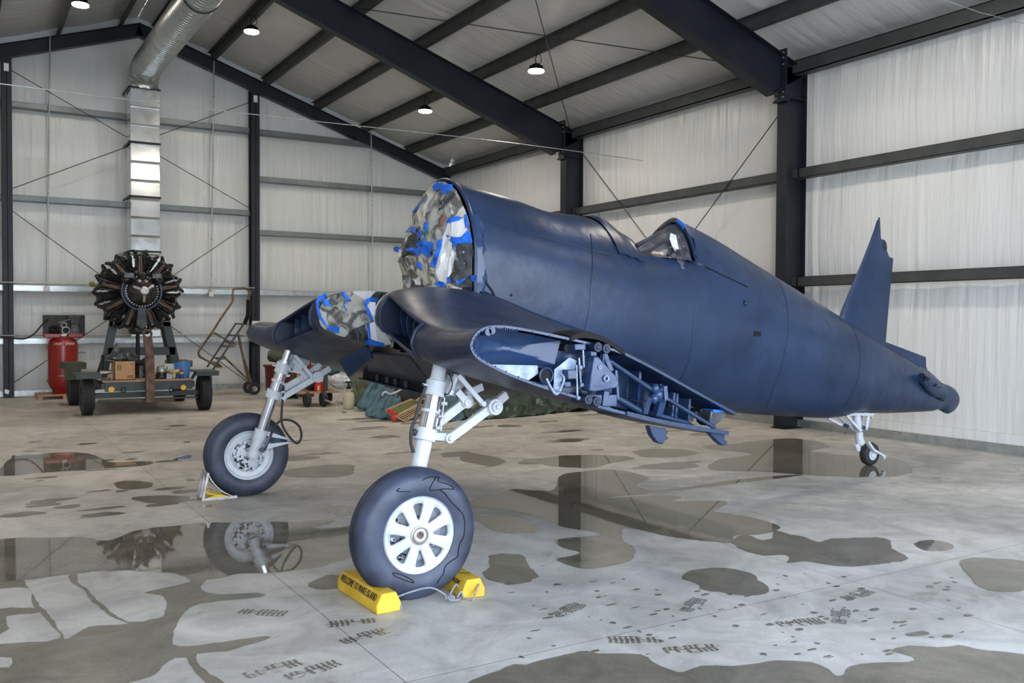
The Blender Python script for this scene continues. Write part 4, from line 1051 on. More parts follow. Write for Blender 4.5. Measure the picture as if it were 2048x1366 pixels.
for t_ in ([(612,290),(640,250),(700,210),(712,225),(690,265),(640,290),(640,340),(660,420),(720,520),(835,530),(830,590),(760,570),(680,500),(630,420)],
           [(680,290),(710,265),(740,275),(735,310),(765,325),(760,345),(725,325),(700,335),(682,310)],
           [(845,200),(880,205),(940,275),(945,292),(910,295),(875,260)], [(875,280),(885,290),(880,330),(905,378),(900,390),(870,340)],
           [(1060,310),(1090,262),(1140,255),(1185,268),(1180,295),(1120,285),(1092,330),(1155,460),(1140,488),(1090,400)],
           [(1088,492),(1112,495),(1125,640),(1100,640)], [(1080,660),(1110,645),(1250,680),(1250,718),(1160,705),(1075,690)]):
    rib_patch(Q(t_), 'tape_strip', MT['tape'])

# ---- open fold rib, port
FR = bpy.data.objects['port_stub_wing']
DEP = .34                                  # depth of the open bay inboard
def fp(x, y, d=0.): return at(x, y, Y=YFOLD+d) if d == 0 else Vector((at(x, y, Y=YFOLD).x, YFOLD+d, at(x, y, Y=YFOLD).z))
top = [fp(*q) for q in PT]; bot = [fp(*q) for q in PB]
# rim flange following the outline
def offset_loop(loop, d):
    n = len(loop); c = sum(loop, Vector())/n; out = []
    for i in range(n):
        a, b = loop[i-1], loop[(i+1) % n]; t = (b-a); t.y = 0; nn = Vector((t.z, 0, -t.x)).normalized()
        if nn.dot(c-loop[i]) < 0: nn = -nn
        out.append(loop[i]+nn*d)
    return out
ol = spline(list(reversed(top)), 3)[:-1]+spline(bot, 3)
il = offset_loop(ol, .015)
rim = MB().loft([ol, il, [p+Vector((0, .02, 0)) for p in il], [p+Vector((0, .02, 0)) for p in ol]], closed=False)
for i in range(2, len(il)-2, 2): rim.ball(il[i]+Vector((0, -.002, 0)), .006, n=6)
rim.build('rib_flange', MT['blue_in'], FR)
# inner web of the fold bay, set back inboard
back = [Vector((p.x+.03*(1 if i < len(il)/2 else 1), YFOLD+DEP, p.z)) for i, p in enumerate(offset_loop(ol, .05))]
fwd_ = [p for p in back]
m = MB(); m.add(fwd_, [tuple(range(len(fwd_)))]); m.build('inner_web', MT['blue_in'], FR, smooth=False)
# forward tank bay: curved bright skin
def bay(pxs, dy, name, m_, bulge=.05):
    P = [Vector((at(x, y, Y=YFOLD).x, YFOLD+dy, at(x, y, Y=YFOLD).z)) for x, y in pxs]; c = sum(P, Vector())/len(P); rows = []
    for f in (1, .8, .55, .3, .1):
        rows.append([c+(p-c)*f+Vector((0, bulge*(1-f*f), 0)) for p in P])
    mm = MB().loft(rows); mm.add(rows[-1], [tuple(range(len(P)))]); return mm.build(name, m_, FR)
bay([(968,664),(1010,657),(1080,669),(1140,682),(1130,720),(1128,730),(1060,733),(990,728),(958,712),(962,690)], .10, 'tank_bay_skin', MT['blue_in'], .09)
bay([(1120,676),(1160,682),(1216,700),(1220,760),(1218,810),(1160,793),(1112,780),(1092,768),(1105,735),(1126,728)], .16, 'centre_web', MT['blue_in'], .0)
W_ = mat('white_blue_bracket', (.20, .27, .40), .3, 0, .3, 16, c2=(.36, .44, .56))
bay([(994,730),(1088,732),(1090,748),(1070,762),(1040,752)], .07, 'white_bracket', W_, .0)
bay([(1120,740),(1150,716),(1165,722),(1160,745),(1135,760),(1130,790),(1118,785)], .06, 'white_bracket', W_, .0)
m = MB()
for q in ((983,661),(975,664)): p = fp(*q, .02); m.cyl(p+Vector((0,-.03,0)), p+Vector((0,.06,0)), .022, n=14)
for k in range(12):
    q = fp(958-1*k*.0, 672+k*4.2, .05); m.ball(q, .009, n=8)
for k in range(12):
    q = fp(985+k*4.5, 655+k*.6, .01); m.ball(q, .006, n=6)
m.build('hinge_fittings', MT['blue_in'], FR)
# holes and boxes in mid bay
dk = MB()
for q, r in (((1143,696), .021), ((1100,752), .042), ((1350,810), .018), ((1413,822), .012)):
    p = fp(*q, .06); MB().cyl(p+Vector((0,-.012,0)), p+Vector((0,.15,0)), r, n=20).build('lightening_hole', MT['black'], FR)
hr = MB(); p = fp(1100, 752, .04); hr.torus(p, (0,1,0), .046, .006, 28, 8); hr.build('hole_ring', MT['blue_in'], FR)
# hoses
MB().tube(spline([fp(1093,757,.0), fp(1100,775,-.01), fp(1112,788,.0), fp(1122,780,.01), fp(1128,758,.0), fp(1125,748,.02)], 6), .008, 8).build('hose', W_, FR)
m = MB()
for a, b in (((1160,716), (1164,770)), ((1155,730), (1157,800)), ((1168,700), (1170,735))):
    m.cyl(fp(*a, .01), fp(*b, .01), .006, n=6)
for q in ((1164,770), (1157,796), (1161,735)): m.ball(fp(*q, .0), .014, n=8)
m.build('control_rods', W_, FR)
# actuator boxes
m = MB()
for (x0_, y0_), (x1_, y1_), d0, d1 in (((1136,740),(1154,758),.0,.12), ((1133,764),(1146,774),.02,.12), ((1178,702),(1190,712),-.02,.1), ((1150,688),(1172,700),.0,.15), ((1168,790),(1200,806),-.02,.14), ((1205,790),(1232,812),-.01,.15)):
    a, b = fp(x0_, y0_), fp(x1_, y1_); MB().box((a.x, YFOLD+d0, a.z), (b.x, YFOLD+d1, b.z)).build('actuator_box', MT['blue_in'], FR, bevel=.004)
# main hinge lugs top and bottom
m = MB()
for q in ((1187,694),(1204,697),(1168,798),(1185,802)):
    p = fp(*q, .0); MB().cyl(p+Vector((0,-.05,0)), p+Vector((0,.10,0)), .031, n=22).cyl(p+Vector((0,-.056,0)), p+Vector((0,-.05,0)), .014, n=14).build('fold_hinge_lug', MT['blue_dk'], FR, bevel=.003)
# big triangular hinge arm
tri = [fp(1176,712), fp(1185,712), fp(1222,752), fp(1227,765), fp(1222,775), fp(1176,783), fp(1166,780)]
MB().prism([p+Vector((0,-.06,0)) for p in tri], (0, .09, 0)).build('hinge_arm', MT['blue_in'], FR, bevel=.008)
m = MB(); p = fp(1199, 756, -.07); m.torus(p, (0,1,0), .017, .005, 22, 8); p = fp(1187, 734, -.065); m.torus(p, (0,1,0), .009, .004, 16, 6)
m.build('arm_boss', W_, FR)
m = MB().bar(fp(1211,705,.02), fp(1222,742,.0), .05, .03).bar(fp(1210,700,.01), fp(1208,780,.03), .04, .03).bar(fp(1232,740,.02), fp(1236,800,.02), .05, .02)
m.bar(fp(1210,782,.02), fp(1206,812,.02), .08, .04).bar(fp(1190,812,.02), fp(1245,826,.02), .10, .02)
m.build('hinge_bracket', MT['blue_in'], FR, bevel=.003)
# aft bay ribs, push rods
m = MB()
for a, b in (((1303,745), (1298,832)), ((1372,788), (1366,855)), ((1403,800), (1400,858)), ((1378,790), (1374,855)), ((1345,770), (1343,840))):
    MB().bar(fp(*a, .16), fp(*b, .16), .10, .018).build('aft_stiffener', MT['blue_in'], FR)
MB().cyl(fp(1224,722,.03), fp(1312,782,.03), .016, n=12).cyl(fp(1330,792,.03), fp(1430,856,.0), .014, n=12).cyl(fp(1236,792,.06), fp(1300,828,.06), .022, n=12).cyl(fp(1315,828,.08), fp(1390,848,.08), .018, n=12).build('push_rod', MT['blue'], FR)
m = MB()
for q, r in (((1314,778), .03), ((1328,780), .028), ((1320,790), .035), ((1330,800), .025), ((1312,798), .03)): m.ball(fp(*q, .02), r, r, r*1.2, 10)
m.bar(fp(1328,772,.0), fp(1330,800,.0), .03, .03).bar(fp(1305,795,.02), fp(1300,828,.04), .06, .03).bar(fp(1322,802,.0), fp(1322,830,.04), .05, .05)
m.build('bellcrank', MT['blue_in'], FR)
MB().tube(spline([fp(1270,800,.05), fp(1290,804,.03), fp(1310,796,.02)], 6), .004, 6).build('wire', MT['black'], FR)
# skins' aft lips, folding down flap torn edge
def lip(pxs, name, dy0=-.012, h=.012, wdt=.30):
    P = spline([fp(*q) for q in pxs], 4); rows = [[p+Vector((0, dy0, 0)), p+Vector((0, dy0, -h)), p+Vector((.0, wdt, -h-.012)), p+Vector((0, wdt, -.0))] for p in P]
    MB().loft(rows, cap0=True, cap1=True).build(name, MT['blue'], FR)
lip([(1248,705),(1290,726),(1330,748),(1400,787),(1470,825)], 'upper_skin_edge', h=.018)
lip([(1252,822),(1300,834),(1370,848),(1455,862)], 'lower_skin_edge', h=.028)
# fairing hump over the hinge
P = spline([fp(1140,677), fp(1156,670), fp(1175,670), fp(1200,675), fp(1225,688), fp(1250,706)], 5); rows = []
for p in P: rows.append([p+Vector((0, -.01, -.02)), p+Vector((0, -.01, .012)), p+Vector((0, .08, .03)), p+Vector((0, .22, .02)), p+Vector((0, .36, -.02))])
MB().loft(rows, cap0=True, cap1=True).build('hinge_fairing', MT['black'], FR)
# flap hinge claws hanging under the trailing edge
for pxs, nm in (([(1303,852),(1336,858),(1341,866),(1337,872),(1343,878),(1334,882),(1330,890),(1320,886),(1309,872)], 'flap_hinge'), ([(1424,866),(1455,866),(1454,880),(1460,884),(1457,892),(1450,892),(1440,884)], 'flap_hinge')):
    P = [fp(*q)+Vector((0, .02, 0)) for q in pxs]; MB().prism(P, (0, .05, 0)).build(nm, MT['blue'], FR, bevel=.006)
# aft closing film at trailing edge
P = [fp(1430,822,.03), fp(1466,822,.05), fp(1468,832,.06), fp(1458,846,.08), fp(1440,856,.06), fp(1428,848,.04)]
MB().prism(P, (0, .14, 0)).build('trailing_edge_wrap', MT['film'], FR, bevel=.012)
P = [fp(1432,820,.028), fp(1458,821,.04), fp(1462,824,.04), fp(1434,826,.028)]
MB().prism(P, (0, .1, 0)).build('tape_strip', MT['tape'], FR)
# oil cooler exit flap hanging open under the centre section
XF = 3.44
e0, e1_ = at(722, 756, X=XF), at(866, 791, X=XF)
dn = Vector((0, 0, .075))
t0, t1 = Vector((3.22, e0.y, 1.36)), Vector((3.22, e1_.y, 1.36))
MB().prism([t0, t1, e1_+dn, e0+dn], (0, 0, .02)).build('cooler_exit_duct', MT['blue_wing'], AC)
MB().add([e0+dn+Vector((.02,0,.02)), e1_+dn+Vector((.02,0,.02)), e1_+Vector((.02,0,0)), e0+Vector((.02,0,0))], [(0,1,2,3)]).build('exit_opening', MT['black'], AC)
MB().bar(e0+Vector((.0,0,-.004)), e1_+Vector((.0,0,-.004)), .05, .012).build('exit_lip', MT['blue'], AC)
for xx in (754, 774, 790, 811):
    q = at(xx, 770, X=XF+.005); z0 = e0.z+(e1_.z-e0.z)*(q.y-e0.y)/(e1_.y-e0.y)
    MB().box((XF+.004, q.y-.035, z0+.008), (XF+.012, q.y+.035, z0+.068)).build('exit_rib', MT['blue'], AC)
# open cooler door under the starboard side
q = [at(677,721,Y=7.75), at(731,690,Y=7.45), at(742,716,Y=7.45), at(696,754,Y=7.75)]
MB().prism(q, (.03, .01, .0)).build('cooler_door', MT['blue'], AC)
MB().bar(at(738,703,Y=7.45)+Vector((-.01,-.01,.03)), at(741,713,Y=7.45)+Vector((-.01,-.01,0)), .015, .02).build('door_edge', MT['blue_in'], AC)

# ---- tail wheel unit
TY = YC
def T(x, y, d=0): p = at(1640+x/8.5375, 800+y/8.5375, Y=TY); return Vector((p.x, TY+d, p.z))
tg = MB()
tg.bar(T(370,235,-.07), T(830,235,-.07), .02, .03).bar(T(370,235,.07), T(830,235,.07), .02, .03)
tg.bar(T(360,250,-.07), T(640,530,-.04), .025, .03).bar(T(360,250,.07), T(640,530,.04), .025, .03)
tg.bar(T(200,320,.05), T(430,440,.05), .03, .03).bar(T(760,240,-.06), T(740,500,-.04), .025, .03).bar(T(800,250,.06), T(750,500,.04), .025, .03)
tg.bar(T(830,250), T(900,310), .03, .012)
TG = tg.build('tail_gear_frame', MT['white'], AC, bevel=.002)
MB().cyl(T(620,250), T(650,440), .045, n=18).cyl(T(640,430), T(660,520), .04, .05, n=18).build('tail_oleo', MT['white'], TG)
MB().lathe([(.0,0),(.055,0),(.06,.02),(.055,.04),(0,.04)], T(690,500), (0,.0,1), 24).cyl(T(430,430), T(470,450), .022, n=12).build('tail_bearing', MT['blue'], TG)
MB().tube([T(670,545), T(670,640), T(690,720)], [.042,.045,.05], 16).ball(T(690,720), .055, .05, .05).build('tail_strut', MT['white'], TG)
for d in (-.075, .075):
    MB().bar(T(740,710,d*.7), T(800,830,d), .028, .05, up=(0,1,0)).bar(T(800,830,d), T(985,945,d), .026, .045, up=(0,1,0)).cyl(T(990,955,d-.015), T(990,955,d+.02), .026, n=16).build('tail_fork', MT['white'], TG)
MB().prism([T(590,760,-.02), T(640,750,-.02), T(680,800,-.02), T(670,880,-.02), T(620,870,-.02)], (0, .05, 0)).build('tail_weight', MT['white'], TG, bevel=.01)
MB().ball(T(890,215), .03).bar(T(830,200), T(940,205), .03, .025).build('hook_latch', MT['black'], TG)
tc_ = T(985, 955)
R_ = tc_.z
TWp = thing('tail_wheel', (tc_.x-.10, TY, R_), None, None) if False else None
twc = Vector((T(845,925).x, TY, .0)); Rt = .135; twc.z = Rt
tw = MB().lathe([(.07,-.05),(.10,-.055),(.125,-.042),(.135,-.015),(.135,.015),(.125,.042),(.10,.055),(.07,.05)], twc, (0,1,0), 40, cap=False).build('tail_tire', MT['rubber'], TG)
MB().lathe([(.0,-.035),(.03,-.05),(.035,-.035),(.06,-.03),(.075,-.05),(.078,.05),(.06,.03),(.035,.035),(.03,.05),(0,.035)], twc, (0,1,0), 32).build('tail_rim', MT['white'], TG)

# ---- main gear
def chip_mat():
    m, nt, n, l, b = nmat('chipped_white_paint')
    tc = n.new('ShaderNodeTexCoord'); a = n.new('ShaderNodeTexNoise'); a.inputs['Scale'].default_value = 17; a.inputs['Detail'].default_value = 5; a.inputs['Distortion'].default_value = .6; l.new(tc.outputs['Object'], a.inputs['Vector'])
    rp = n.new('ShaderNodeValToRGB'); l.new(a.outputs['Fac'], rp.inputs[0]); e = rp.color_ramp.elements
    e[0].position = .44; e[0].color = (.02, .02, .022, 1); e[1].position = .46; e[1].color = (.55, .58, .62, 1)
    l.new(rp.outputs[0], b.inputs['Base Color']); b.inputs['Roughness'].default_value = .4; return m
MT['chip'] = chip_mat()
TIRE = [(.225,-.085),(.245,-.098),(.29,-.108),(.335,-.104),(.365,-.088),(.384,-.062),(.3915,-.05),(.3865,-.043),(.394,-.036),(.3955,-.014),(.390,-.009),(.390,.009),(.3955,.014),(.394,.036),(.3865,.043),(.3915,.05),(.384,.062),(.365,.088),(.335,.104),(.29,.108),(.245,.098),(.225,.085)]
def main_wheel(side, c, label):
    """side +1 port (outer face to -Y)"""
    c = Vector(c); t = thing('main_wheel_dummy', c, None, None) if False else None
    W0 = MB().lathe(TIRE, c, (0,1,0), 72, cap=False).build('main_tire', MT['tire'], AC, sharp=60)
    out = -side        # direction of the outer face along Y
    # rim disc with eight windows, cut with a boolean
    disc = MB().lathe([(.052, .0), (.236, .0), (.240, -.006), (.240, -.03), (.215, -.03), (.052, -.022)], c+Vector((0, out*.088, 0)), (0, out, 0), 96, close=True)
    rim = disc.build('wheel_rim', MT['white'], W0, sharp=35)
    cut = MB()
    for k in range(8):
        a = PI/2+k*PI/4+.04; pts = []
        for r_, da in ((.092, -.06), (.092, .06), (.10, .09), (.165, .185), (.176, .19), (.186, .17), (.191, .12), (.193, 0), (.191, -.12), (.186, -.17), (.176, -.19), (.165, -.185), (.10, -.09)):
            pts.append(c+Vector((r_*math.cos(a+da), 0, r_*math.sin(a+da))))
        cut.prism([p+Vector((0, out*.20, 0)) for p in pts], (0, -out*.17, 0))
    co = cut.build('cutter', MT['white'], None)
    bm_ = rim.modifiers.new('cut', 'BOOLEAN'); bm_.operation = 'DIFFERENCE'; bm_.solver = 'EXACT'; bm_.object = co
    dg = bpy.context.evaluated_depsgraph_get(); dg.update()
    me = bpy.data.meshes.new_from_object(rim.evaluated_get(dg)); rim.modifiers.clear(); rim.data = me
    bpy.data.objects.remove(co)
    # inner rim well
    MB().lathe([(.228,.10),(.236,.085),(.222,.06),(.205,.02),(.19,-.02),(.06,-.035),(0,-.035)], c, (0, out, 0), 60, cap=False).build('rim_well', MT['white'], W0)
    dr = MB()
    for k in range(8):
        a = PI/2+k*PI/4+.25; p = c+Vector((.15*math.cos(a), out*.0, .15*math.sin(a))); dr.ball(p, .032, .03, .032, 10); dr.cyl(p, p+Vector((.03*math.cos(a+1), out*.05, .03*math.sin(a+1))), .012, n=8)
    dr.build('brake_detail', MT['chip'], W0)
    hb = MB().lathe([(.0,.075),(.022,.075),(.022,.10),(.034,.103),(.042,.10),(.046,.092),(.05,.098),(.057,.095),(.06,.085),(.05,.08)], c, (0, out, 0), 40)
    hb.build('hub_bearing', MT['alu'], W0)
    MB().cyl(c+Vector((0, out*.074, 0)), c+Vector((0, out*.082, 0)), .021, n=6).build('axle_bore', MT['rust'], W0)
    # inboard brake side
    inb = -out
    MB().lathe([(.226,.088),(.238,.09),(.236,.075),(.215,.07),(.205,.055),(.165,.05),(.158,.06),(.15,.062)], c, (0, inb, 0), 60, cap=False).build('inner_rim', MT['white'], W0)
    MB().lathe([(.16,.03),(.16,.055),(.148,.06),(.145,.04),(.12,.045),(.115,.075),(.06,.085),(0,.09)], c, (0, inb, 0), 48).build('brake_drum', MT['chip'], W0)
    b_ = MB()
    for k in range(10):
        a = 2*PI*k/10; b_.cyl(c+Vector((.13*math.cos(a), inb*.075, .13*math.sin(a))), c+Vector((.13*math.cos(a), inb*.10, .13*math.sin(a))), .014, n=8)
    b_.build('brake_bolt', MT['white'], W0)
    return W0
PW = Vector((2.33, 4.92, .392)); SW = Vector((2.33, 8.60, .388))
W1 = main_wheel(1, PW, ''); W2 = main_wheel(-1, SW, '')
# painted-over squiggles of dried water on the port tire
sq = MB(); yq = PW.y-.111
for pts in ([(505,235),(480,250),(475,262),(530,270),(610,268)], [(735,155),(790,125),(850,120),(905,125),(890,160),(1000,200),(1040,225),(1045,245),(960,240),(810,250),(870,120)],
            [(905,250),(960,290),(1020,370),(1080,430),(1140,500),(1160,600),(1150,720),(1110,800),(1095,880),(1085,930),(1010,980),(960,1030),(945,1100),(900,1160),(880,1200)],
            [(430,1090),(520,1110),(620,1160),(640,1190),(540,1160),(450,1120),(430,1090)]):
    P = []
    for q in spline([Vector((x, y, 0)) for x, y in pts], 5):
        p = at(700+q.x/5.058, 930+q.y/5.059, Y=PW.y-.10); rr = math.hypot(p.x-PW.x, p.z-PW.z)
        yy = float(np.interp(rr, [.245,.29,.335,.365,.384,.391], [.098,.108,.104,.088,.062,.05])); p = at(700+q.x/5.058, 930+q.y/5.059, Y=PW.y-yy)
        P.append((p.x, PW.y-yy-.001, p.z))
    sq.tube(P, .003, 5)
sq.build('dried_drip_mark', MT['black'], W1)

def gear(side):
    yb, yt = (PW.y+.14, PW.y+.27) if side > 0 else (SW.y-.16, SW.y-.28)
    nm = 'port' if side > 0 else 'starboard'
    base = Vector((2.345, yb, .39)); topp = Vector((2.665, yt, 1.46)) if side > 0 else Vector((2.66, yt, 1.42))
    ax = (topp-base); L = ax.length
    def al(z): t = (z-base.z)/(topp.z-base.z); return base.lerp(topp, t)
    S = MB().tube([al(.38), al(.80), al(.97)] if side > 0 else [al(.38), al(.5), al(.64)], [.052, .052, .055], 24)
    S.cyl((base.x, yb, .39), (PW.x if side > 0 else SW.x, (PW.y if side > 0 else SW.y)-0.0, .39), .036, n=20)
    S = S.build('main_strut', MT['white'], AC)
    MB().cyl(al(.62 if side < 0 else .72), al(.98), .049, n=24).build('oleo_piston', MT['chrome'], S)
    MB().cyl(al(.98), al(1.28), .054, n=24).build('oleo_cylinder', MT['chrome'], S)
    zc1, zc2 = (.955, 1.235) if side > 0 else (.975, 1.215)
    MB().cyl(al(zc1-.045), al(zc1+.03), .072, n=24).build('lower_clamp', MT['white'], S, bevel=.004)
    MB().cyl(al(zc2-.05), al(zc2+.045), .066, n=24).cyl(al(zc2+.045), al(zc2+.065), .05, n=20).cyl(al(1.08), al(1.10), .062, n=20).build('upper_collar', MT['white'], S, bevel=.004)
    MB().cyl(al(1.27), al(1.44), .046 if side > 0 else .036, n=20).build('trunnion', MT['white'] if side > 0 else MT['chrome'], S)
    Yl = yb+.02*side
    if side > 0:
        K = lambda x, y, d=0.: Vector((at(820+x/5.254, 700+y/5.254, Y=Yl).x, Yl+d, at(820+x/5.254, 700+y/5.254, Y=Yl).z))
        L1 = [(K(375,920,-.05), K(850,590,-.02)), (K(850,590,-.02), K(1010,465,.0))]; L2 = [(K(310,830,.10), K(650,550,.08))]
        piv = K(370,915,-.06); kn = K(855,590,-.05)
        arm = [(al(zc1-.01), K(360,905,-.03))]
        D = [(K(490,262,-.02), K(740,560,-.03), .03), (K(490,262,.0), K(405,440,-.02), .03), (K(545,440,.06), K(640,560,.05), .045), (K(840,395,.1), K(700,455,.09), .05)]
        drum = (al(zc2)+Vector((.03,0,0)), K(640,330,.2), .05, .07)
    else:
        K = lambda x, y, d=0.: Vector((at(520+x/9.756, 700+y/9.756, Y=Yl).x, Yl+d, at(520+x/9.756, 700+y/9.756, Y=Yl).z))
        L1 = [(K(450,900,-.03), K(1100,520,-.02)), (K(1100,520,-.02), K(1360,345,.0))]; L2 = [(K(510,770,.09), K(900,540,.08))]
        piv = K(420,930,-.04); kn = K(1100,520,-.05)
        arm = [(al(zc1-.01), K(420,925,-.02))]
        D = [(K(650,90,-.02), K(980,500,-.02), .035), (K(630,90,.0), K(510,330,-.02), .03), (K(720,250,.06), K(910,520,.05), .045), (K(1240,280,.1), K(1000,470,.09), .05)]
        drum = (al(zc2)+Vector((.03,0,0)), K(950,190,.16), .05, .07)
    a = MB()
    for p, q in L1: a.bar(p, q, .036, .058, up=(0,0,1))
    a.build('drag_link', MT['white'], S, bevel=.005)
    MB().bar(*L2[0], .036, .06).cyl(L2[0][1]+Vector((0,-.03,0)), L2[0][1]+Vector((0,.03,0)), .045, n=20).build('rear_link', MT['white'], S, bevel=.004)
    MB().bar(*arm[0], .07, .05).build('clamp_arm', MT['white'], S, bevel=.006)
    MB().cyl(piv+Vector((0,-.015,0)), piv+Vector((0,.07,0)), .032, n=18).cyl(piv+Vector((0,-.035,0)), piv+Vector((0,-.015,0)), .018, n=12).build('pivot_pin', MT['white'], S, bevel=.003)
    k_ = MB().cyl(kn+Vector((0,-.012,0)), kn+Vector((0,.07,0)), .054, n=24).cyl(kn+Vector((0,-.03,0)), kn+Vector((0,-.01,0)), .034, n=20).cyl(kn+Vector((0,-.045,0)), kn+Vector((0,-.03,0)), .015, n=12)
    k_.build('knee_joint', MT['white'], S, bevel=.003)
    for p, q, w in D: MB().bar(p, q, .022, w).cyl(q+Vector((0,-.02,0)), q+Vector((0,.02,0)), w*.6, n=14).build('door_link', MT['white'], S, bevel=.002)
    MB().cyl(drum[0], drum[1], drum[2], drum[3], n=22).build('retract_drum', MT['white'], S)
    g = al(zc2); MB().prism([g+Vector((.05, -.0, -.04)), g+Vector((.11, .02, .09)), g+Vector((.2, .02, .0)), g+Vector((.18, .02, -.06))], (0, .02, 0)).build('gusset_plate', MT['white'], S)
    # rear chip marks and little fittings
    f = MB()
    for z in (.99, 1.06, 1.14, 1.2): q = al(z); f.cyl(q+Vector((.05, -.03, 0)), q+Vector((.085, -.045, 0)), .012, n=8)
    f.cyl(al(zc2)+Vector((-.06, -.01, .02)), al(zc2)+Vector((-.10, -.01, .03)), .01, n=8)
    f.build('hydraulic_fitting', MT['chip'], S)
    if side < 0:
        for z0_, z1_ in ((.60, .49), (.47, .48)):
            q = al(z0_) ; MB().prism([q+Vector((.04,-.02,.03)), K(545,1720,0)+Vector((0,0,0)) if False else Vector((2.77, yb, .50)), q+Vector((.06,-.02,-.03))], (0, .04, 0)).build('torque_arm', MT['white'], S, bevel=.003)
        MB().cyl(al(.55), al(.64), .062, n=22).build('torque_collar', MT['white'], S, bevel=.003)
        hp_ = [(568,705),(567,740),(566.7,779.5),(563,829),(565.4,851.7),(579,874),(594,886.6),(602.7,874),(599,854),(584,841.8),(564,840.5),(549,851.7),(539,874),(527,901)]
        pts = [Vector(at(x, y, Y=yb-.08)) for x, y in hp_]
        for i, p in enumerate(pts[9:]): p.y -= .02*i/3
        MB().tube(spline(pts, 6), .011, 8).build('brake_hose', MT['rubber'], S)
        MB().tube(spline([Vector(at(x, y, Y=yb-.10)) for x, y in ((539,874),(532,890),(522,902))], 5), .015, 8).ball(at(523,900,Y=yb-.10), .02).build('hose_fitting', MT['ring_blue'], S)
    else:
        pts = [at(x, y, Y=yb-.06) for x, y in ((852,772),(847,785),(843,795),(836,818),(831,837),(824,855),(822,870),(822,886),(824,895),(827,905))]
        MB().tube(spline(pts, 5), .011, 8).build('brake_hose', MT['rubber'], S)
        MB().cyl(at(824,862,Y=yb-.05), at(832,866,Y=yb-.05), .02, n=12).build('hose_clip', MT['rubber'], S)
        MB().tube(spline([at(x, y, Y=yb-.03) for x, y in ((889.5,795),(887,812),(885,829),(884,845),(882,862))], 5), .0045, 8).build('steel_line', MT['alu'], S)
        MB().tube(spline([at(x, y, Y=yb-.07) for x, y in ((895,745),(903,757),(904,772),(897,787),(888,790))], 6), .0035, 6).build('wire', MT['black'], S)
        MB().bar(al(.98)+Vector((.062,-.02,0)), al(1.1)+Vector((.062,-.02,0)), .012, .02).build('lock_bar', MT['chrome'], S)
    return S
gear(1); gear(-1)
# ================================================================== WHEEL CHOCKS AND ROPE
def chock(px_front, px_back, name, label, lines, w=.13, h=.115):
    """long timber chock: octagonal section lying along the given floor line"""
    a, b = px_front, px_back; d = (b-a).normalized(); n_ = Vector((-d.y, d.x, 0)); c = (a+b)/2; L = (b-a).length
    t = thing(name, (c.x, c.y, 0), label, 'wheel chock', 'yellow wooden wheel chocks')
    sect = [(-.075, 0), (.075, 0), (.078, .05), (.045, h), (-.045, h), (-.078, .05)]
    rings = []
    for u, sc, dz in ((-L/2, .97, 0), (-L/2+.012, 1, 0), (L/2-.05, 1, 0), (L/2, .8, -.03)):
        rings.append([c+d*u+n_*(v*sc)+Vector((0, 0, max(.001, z+(dz if z > .06 else 0)))) for v, z in sect])
    MB().loft(rings, cap0=True, cap1=True).build('timber', MT['yellow'], t, bevel=.006)
    return t, c, d, n_, L, h
# lettered chock, ahead of the tire on the nose side
A = at(735, 1226, Z=0)+Vector((.02, .0, 0)); A = Vector((2.05, 4.73, 0)); B = Vector((1.985, 5.33, 0))
A = Vector((2.085, 4.72, 0)); B = Vector((2.065, 5.33, 0))
t, c, d, n_, L, h = chock(A, B, 'wheel_chock', 'yellow timber chock lettered WELCOME TO WAKE ISLAND, left of the near tire', 1)
# text on the sloped near-left face; reading from the far end to the near end
e1 = (A-B).normalized(); lf = Vector((-.078, 0, .05)); tp = Vector((-.045, 0, h)); fc = c+(lf+tp)/2+Vector((-.0035, 0, .0018)); upd = (tp-lf).normalized()
text_obj('stencil', 'WELCOME TO WAKE ISLAND', .058, MT['stencil'], t, frame_mtx(fc+e1*(.02), e1, upd) @ Matrix.Diagonal((.66, 1.0, 1, 1)))
A2 = Vector((2.635, 4.715, 0)); B2 = Vector((2.665, 5.30, 0))
t2, c2, d2, n2, L2, h2 = chock(A2, B2, 'wheel_chock', 'yellow timber chock with a split top, right of the near tire', 1)
e1 = (A2-B2).normalized(); fc = c2+(lf+tp)/2+Vector((-.0035, 0, .0018))
text_obj('stencil', 'FROM', .04, MT['stencil'], t2, frame_mtx(fc-d2*.17, e1, upd))
MB().tube([c2-d2*.12+Vector((-.04,0,h+.001)), c2-d2*.16+Vector((0,0,h+.002)), c2-d2*.17+Vector((.04,0,h+.001))], .003, 5).build('crack', MT['stencil'], t2)
R1 = spline([(2.11,4.78,.085), (2.14,4.76,.075), (2.165,4.72,.01), (2.14,4.76,.01), (2.16,4.80,.05), (2.26,4.77,.085), (2.36,4.75,.095), (2.43,4.72,.06), (2.45,4.70,.03)], 8)
R2 = spline([(2.45,4.70,.03), (2.48,4.72,.05), (2.54,4.76,.085), (2.57,4.76,.03), (2.53,4.70,.015), (2.47,4.69,.02), (2.44,4.71,.035)], 8)
R3 = spline([(2.52,4.71,.02), (2.55,4.72,.05), (2.56,4.70,.02), (2.585,4.68,.012), (2.60,4.66,.012), (2.64,4.695,.05), (2.665,4.702,.085)], 8)
rp_ = MB().tube(R1, .0055, 8).tube(R2, .0055, 8).tube(R3, .0055, 8)
for k in range(3): rp_.torus((2.455+.012*k, 4.70, .03), (1, .3*k, .2), .013, .006, 16, 8)
tag(rp_.build('chock_rope', MT['rope']), 'grey knotted rope joining the two yellow chocks', 'rope')

